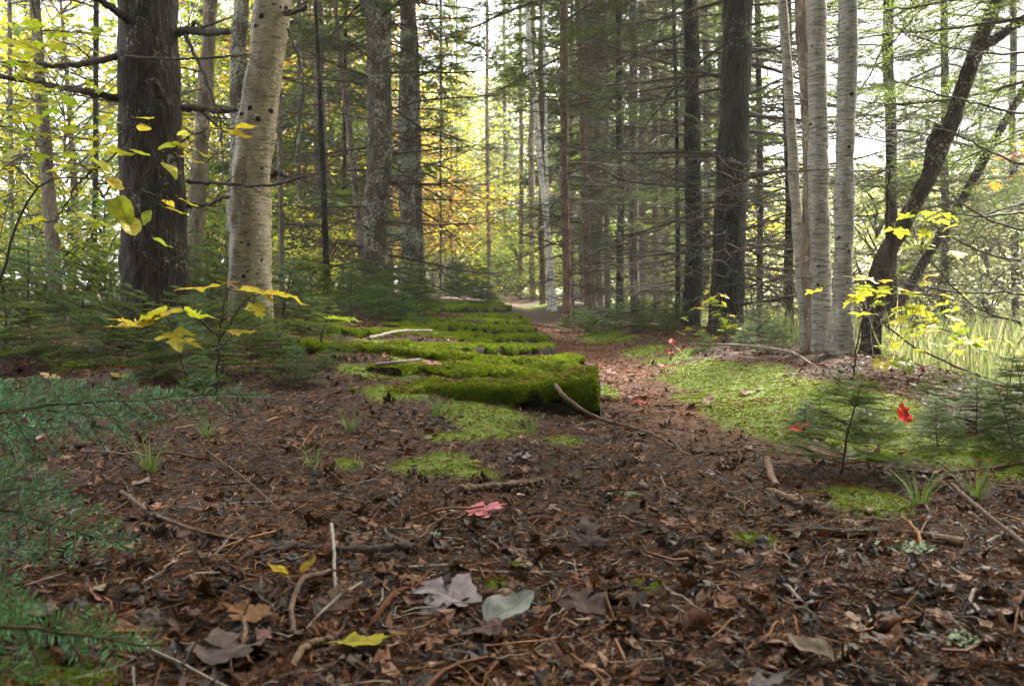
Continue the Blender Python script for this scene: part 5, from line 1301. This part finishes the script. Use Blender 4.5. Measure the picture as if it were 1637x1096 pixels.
stick('pale bare twig stretching across the litter before the lilac-grey leaf', [(652, 912), (725, 908), (760, 917), (850, 920), (940, 916), (1034, 912)], .0036, .0022, 'stick_grey', 4, [(.6, .2, -.8, .3, .04), (.85, .6, .8, .2, .05)])
stick('upright grey twig crossing the blackened branch end', [(530, 860), (534, 890), (535, 930), (540, 968)], .004, .003, 'stick_grey', 5, lifts=[.03, .025, .015, .004])
stick('curved tan root-like stick standing out of the litter', [(530, 922), (512, 934), (484, 948), (474, 966), (466, 990), (472, 1022)], .0052, .0042, 'stick_brown', 6, [(.5, -.5, .3, .3, .03)], lifts=[.008, .016, .022, .02, .014, .004])
stick('short tan stick above the yellow-green leaf', [(466, 1075), (490, 1048), (530, 1030)], .0055, .0055, 'stick_tan', 7, lifts=[.005, .012, .006])
stick('thin reddish twig beside the orange-brown leaf', [(388, 1003), (392, 1030), (382, 1060), (395, 1080)], .0032, .0026, 'stick_tan', 8, [(.1, .3, .2, .8, .03)], lifts=[.02, .015, .012, .004])
stick('broken pale stick pointing at the crumpled white-grey leaf', [(1228, 788), (1255, 798), (1290, 815)], .007, .009, 'stick_tan', 9)
stick('stubby pale stick end with moss above the broken pale stick', [(1226, 752), (1232, 768), (1240, 782)], .009, .009, 'stick_tan', 10, lifts=[.03, .015, .004])
stick('thin upright twig poking from the path beside the moss bank', [(1190, 726), (1200, 690), (1214, 640)], .0036, .0026, 'stick_dark', 11, lifts=[.003, -.01, -.03])
stick('short black stick at the foot of the upright twig', [(1105, 727), (1150, 728), (1188, 725)], .008, .006, 'stick_dark', 12)
stick('slender tan twig reaching in from the lower margin of the moss', [(1520, 808), (1570, 840), (1650, 890)], .0045, .005, 'stick_brown', 13, lifts=[.05, .03, .012])
stick('bleached split stick on the dark ground', [(1445, 856), (1490, 862), (1540, 872)], .006, .009, 'stick_tan', 14)
stick('half buried bark-covered log piece with pale end', [(1232, 846), (1290, 852), (1350, 856), (1402, 856)], .006, .009, 'stick_dark', 15)
stick('dark bark-covered stick with pale patch above the pink leaf', [(736, 790), (790, 784), (850, 778), (868, 776)], .013, .009, 'stick_brown', 16)
stick('grey forked twig right of the pink leaf', [(858, 880), (880, 862), (905, 848)], .0032, .002, 'stick_grey', 17, [(.5, .5, .3, .1, .05)])
stick('lichened twig under the dark bark-covered stick', [(560, 860), (620, 858), (680, 862), (740, 866)], .0034, .0026, 'stick_grey', 18)
stick('long straw-coloured twig across the path', [(1035, 812), (1080, 836), (1130, 852), (1170, 866)], .0028, .002, 'stick_tan', 19)
stick('straw-coloured twig pointing at the spindly seedling', [(1128, 792), (1170, 800), (1215, 812)], .0030, .0024, 'stick_tan', 20)
stick('thin brown twig lying along the foot of the spindly seedling', [(1268, 712), (1320, 728), (1390, 742)], .0034, .002, 'stick_tan', 21)
stick('pale twig crossing the mossy ground under the seedlings', [(1405, 748), (1460, 756), (1525, 758), (1640, 744)], .005, .006, 'stick_brown', 22)
stick('dark twig at the path edge below the leaning stick', [(1060, 702), (1078, 712), (1085, 724)], .006, .005, 'stick_dark', 23)
stick('brown stick on the path beside the bright red leaf', [(1036, 652), (1080, 650), (1112, 646)], .006, .004, 'stick_dark', 24)
stick('bent grey twig in the left litter', [(212, 952), (240, 930), (262, 918)], .0034, .0026, 'stick_grey', 25, [(.4, .6, -.2, .3, .04)])
stick('pale V-shaped twig among the cones', [(1375, 1035), (1392, 1000), (1384, 972)], .003, .002, 'stick_grey', 26, [(.05, .3, .8, .3, .06)])
stick('thin twig bowing over the left litter', [(330, 740), (400, 790), (450, 822)], .0026, .002, 'stick_brown', 27, lifts=[.04, .03, .004])
stick('long straight stick lying by the left fir thicket', [(-20, 626), (60, 620), (140, 618)], .008, .006, 'stick_brown', 28)
stick('white bark strip lying in the left thicket', [(146, 588), (160, 584), (176, 578)], .012, .008, 'birch_white', 29)
stick('fallen grey branch across the middle ties', [(590, 560), (640, 548), (690, 544)], .010, .007, 'stick_grey', 30, lifts=[.06, .07, .06])
stick('pale crooked branch along the nearest tie', [(600, 606), (640, 604), (672, 596)], .008, .006, 'stick_grey', 31, lifts=[.06, .07, .06])
stick('dead grey bough lying from the dark spruce towards the moss', [(1110, 560), (1180, 566), (1260, 575), (1300, 590)], .010, .005, 'stick_grey', 32, [(.3, .3, .2, .5, .3), (.6, .5, -.3, .5, .25)], lifts=[.04, .06, .05, .02])

# ------------------------------------------------------------------ cones
def cone_geo(seed, open_=0.35, L=.07, W=.011):
    rr = np.random.default_rng(seed); g = G()
    tube(g, [(0, 0, 0), (L * .5, 0, 0.003), (L, 0, 0)], [W * .5, W * .6, W * .2], 7)
    n = 90
    i = np.arange(n); t = (i + .5) / n; az = i * 2.39996
    r = W * np.sin(math.pi * (0.12 + 0.80 * t)) ** .7
    sv = np.array([[-.3, 0, -.35], [-.3, 0, .35], [.7, .28, .32], [1.0, .38, 0], [.7, .28, -.32]])
    d = np.stack([0 * t, np.cos(az), np.sin(az)], -1); x = np.broadcast_to([1.0, 0, 0], d.shape)
    fx = x * math.cos(open_) + d * math.sin(open_); fy = -x * math.sin(open_) + d * math.cos(open_); fz = np.cross(fx, fy)
    Mx = np.stack([fx, fy, fz], -1) * (W * .95 * (1 - .35 * t))[:, None, None]
    T = np.stack([t * L, 0 * t, 0 * t], -1) + d * (r * .75)[:, None]
    tn = rr.uniform(.2, 1, n)
    scatter(g, sv, np.array([[0, 1, 2, 3]]), Mx, T, 0, tn); scatter(g, sv, np.array([[0, 3, 4]]), Mx, T, 0, tn)
    return g.mesh('cone', ['cone'], smooth=False)
CONES = [cone_geo(1, .25), cone_geo(2, .5), cone_geo(3, 1.0, .055, .016)]
for lb, px, py, yaw, k, s in [('long reddish spruce cone lying by the round tan leaf', 1215, 1036, -8, 0, 1.0), ('opened dark cone among the mauve-brown leaves', 1090, 1014, 20, 2, 1.0), ('slim brown cone left of the opened dark one', 985, 968, 5, 0, .9),
                              ('brown cone in the litter below the straw-coloured twig', 1310, 900, -12, 1, .95), ('dark cone beside the small white leaf scrap', 1078, 898, 12, 1, .8), ('reddish cone tilted near the V-shaped twig', 1400, 1018, 35, 0, .9),
                              ('scaly brown cone at the edge of the shaded litter', 1355, 935, -25, 1, .9), ('plump cone half under leaves between the slim cone and dark cone', 1120, 972, -5, 1, .8), ('brown cone beside the pink leaf stem', 845, 838, 0, 0, .8), ('small cone under the tip of the lilac-grey leaf', 765, 962, 10, 1, .6)]:
    p = at_ground(px, py); tag(obj('spruce_cone', CONES[k], None, (p[0], p[1], p[2] + .014), (0, 0, R(yaw)), s), lb, 'cone')
def lichen_geo():
    g = G(); rr = np.random.default_rng(4)
    for i in range(90):
        p = np.array([rr.normal(0, .022), rr.normal(0, .03), rr.uniform(0.004, .02)]); s = rr.uniform(.005, .012)
        th = np.linspace(0, 6.28, 7)[:-1]; o = np.stack([np.cos(th) * rr.uniform(.5, 1, 6), np.sin(th) * rr.uniform(.5, 1, 6), rr.normal(0, .35, 6)], -1) * s
        v = np.concatenate([p[None], p + o]); g.add(v, np.array([[0, 1 + k, 1 + (k + 1) % 6] for k in range(6)]), 0, rr.random())
    return g.mesh('lichen', ['lichen'], smooth=False)
LI = lichen_geo()
for lb, px, py, s in [('pale green lichen clump on the shaded litter', 1456, 890, .9), ('strip of mint lichen in the bottom margin', 1545, 1035, .55), ('tiny grey lichen tuft beside the path', 1010, 796, .4), ('frilly lichen patch on the twig below the dark log', 690, 862, .4)]:
    p = at_ground(px, py); tag(obj('lichen_clump', LI, None, (p[0], p[1], p[2] + .006), (0, 0, px), s), lb, 'lichen')
def tuft(seed):
    g = G(); rr = np.random.default_rng(seed)
    for i in range(34):
        a = rr.uniform(0, 6.28); l = rr.uniform(.05, .12); lean = rr.uniform(.2, .9)
        d = np.array([math.cos(a), math.sin(a), 0]); t = np.linspace(0, 1, 5)[:, None]
        c = d * .012 + d * lean * l * t ** 1.6 + np.array([0, 0, 1]) * l * (t - .35 * lean * t ** 2); sd = np.array([-d[1], d[0], 0]) * .0014
        v = np.concatenate([c - sd * (1 - t * .9), c + sd * (1 - t * .9)]); g.add(v, np.array([[k, k + 1, k + 6, k + 5] for k in range(4)]), 0, rr.random())
    return g.mesh('grass_tuft', ['grass_tuft'], smooth=False)
TF = [tuft(i) for i in range(3)]
for lb, px, py, s in [('wispy grass tuft beside the moss patch', 700, 668, 1.2), ('grass tuft in the litter before the fir thicket', 560, 690, 1.0), ('pale grass tuft left of the dark log', 500, 748, 1.0), ('small grass tuft near the leaning stick', 850, 690, .9), ('grass tuft by the long thin dark twig', 240, 755, 1.3), ('grass tuft beneath the fir spray tip', 330, 700, 1.0), ('green grass tuft below the moss bank', 1470, 808, 1.2), ('grass tuft right of the moss bank', 1560, 800, 1.2)]:
    p = at_ground(px, py); tag(obj('grass_tuft', TF[px % 3], None, (p[0], p[1], p[2]), (0, 0, px), s), lb, 'grass tuft')

# ------------------------------------------------------------------ the air between the trees
if HAZE:
    g = G(); x0, x1, y0, y1, z0, z1 = -70, 70, -25, 110, -3, 21
    v = np.array([[x, y, z] for z in (z0, z1) for y in (y0, y1) for x in (x0, x1)], float)
    g.add(v, np.array([[0, 2, 3, 1], [4, 5, 7, 6], [0, 1, 5, 4], [2, 6, 7, 3], [0, 4, 6, 2], [1, 3, 7, 5]]))
    m = bpy.data.materials.new('haze'); m.use_nodes = True; t = m.node_tree; t.nodes.clear()
    out = t.nodes.new('ShaderNodeOutputMaterial'); vol = t.nodes.new('ShaderNodeVolumePrincipled')
    vol.inputs['Color'].default_value = (.93, .95, .92, 1); vol.inputs['Density'].default_value = HAZE; vol.inputs['Anisotropy'].default_value = 0.3
    t.links.new(vol.outputs[0], out.inputs['Volume']); M['haze'] = m
    tag(obj('haze', g.mesh('haze', ['haze'], smooth=False)), 'thin bright haze between the trees', 'haze', kind='stuff')
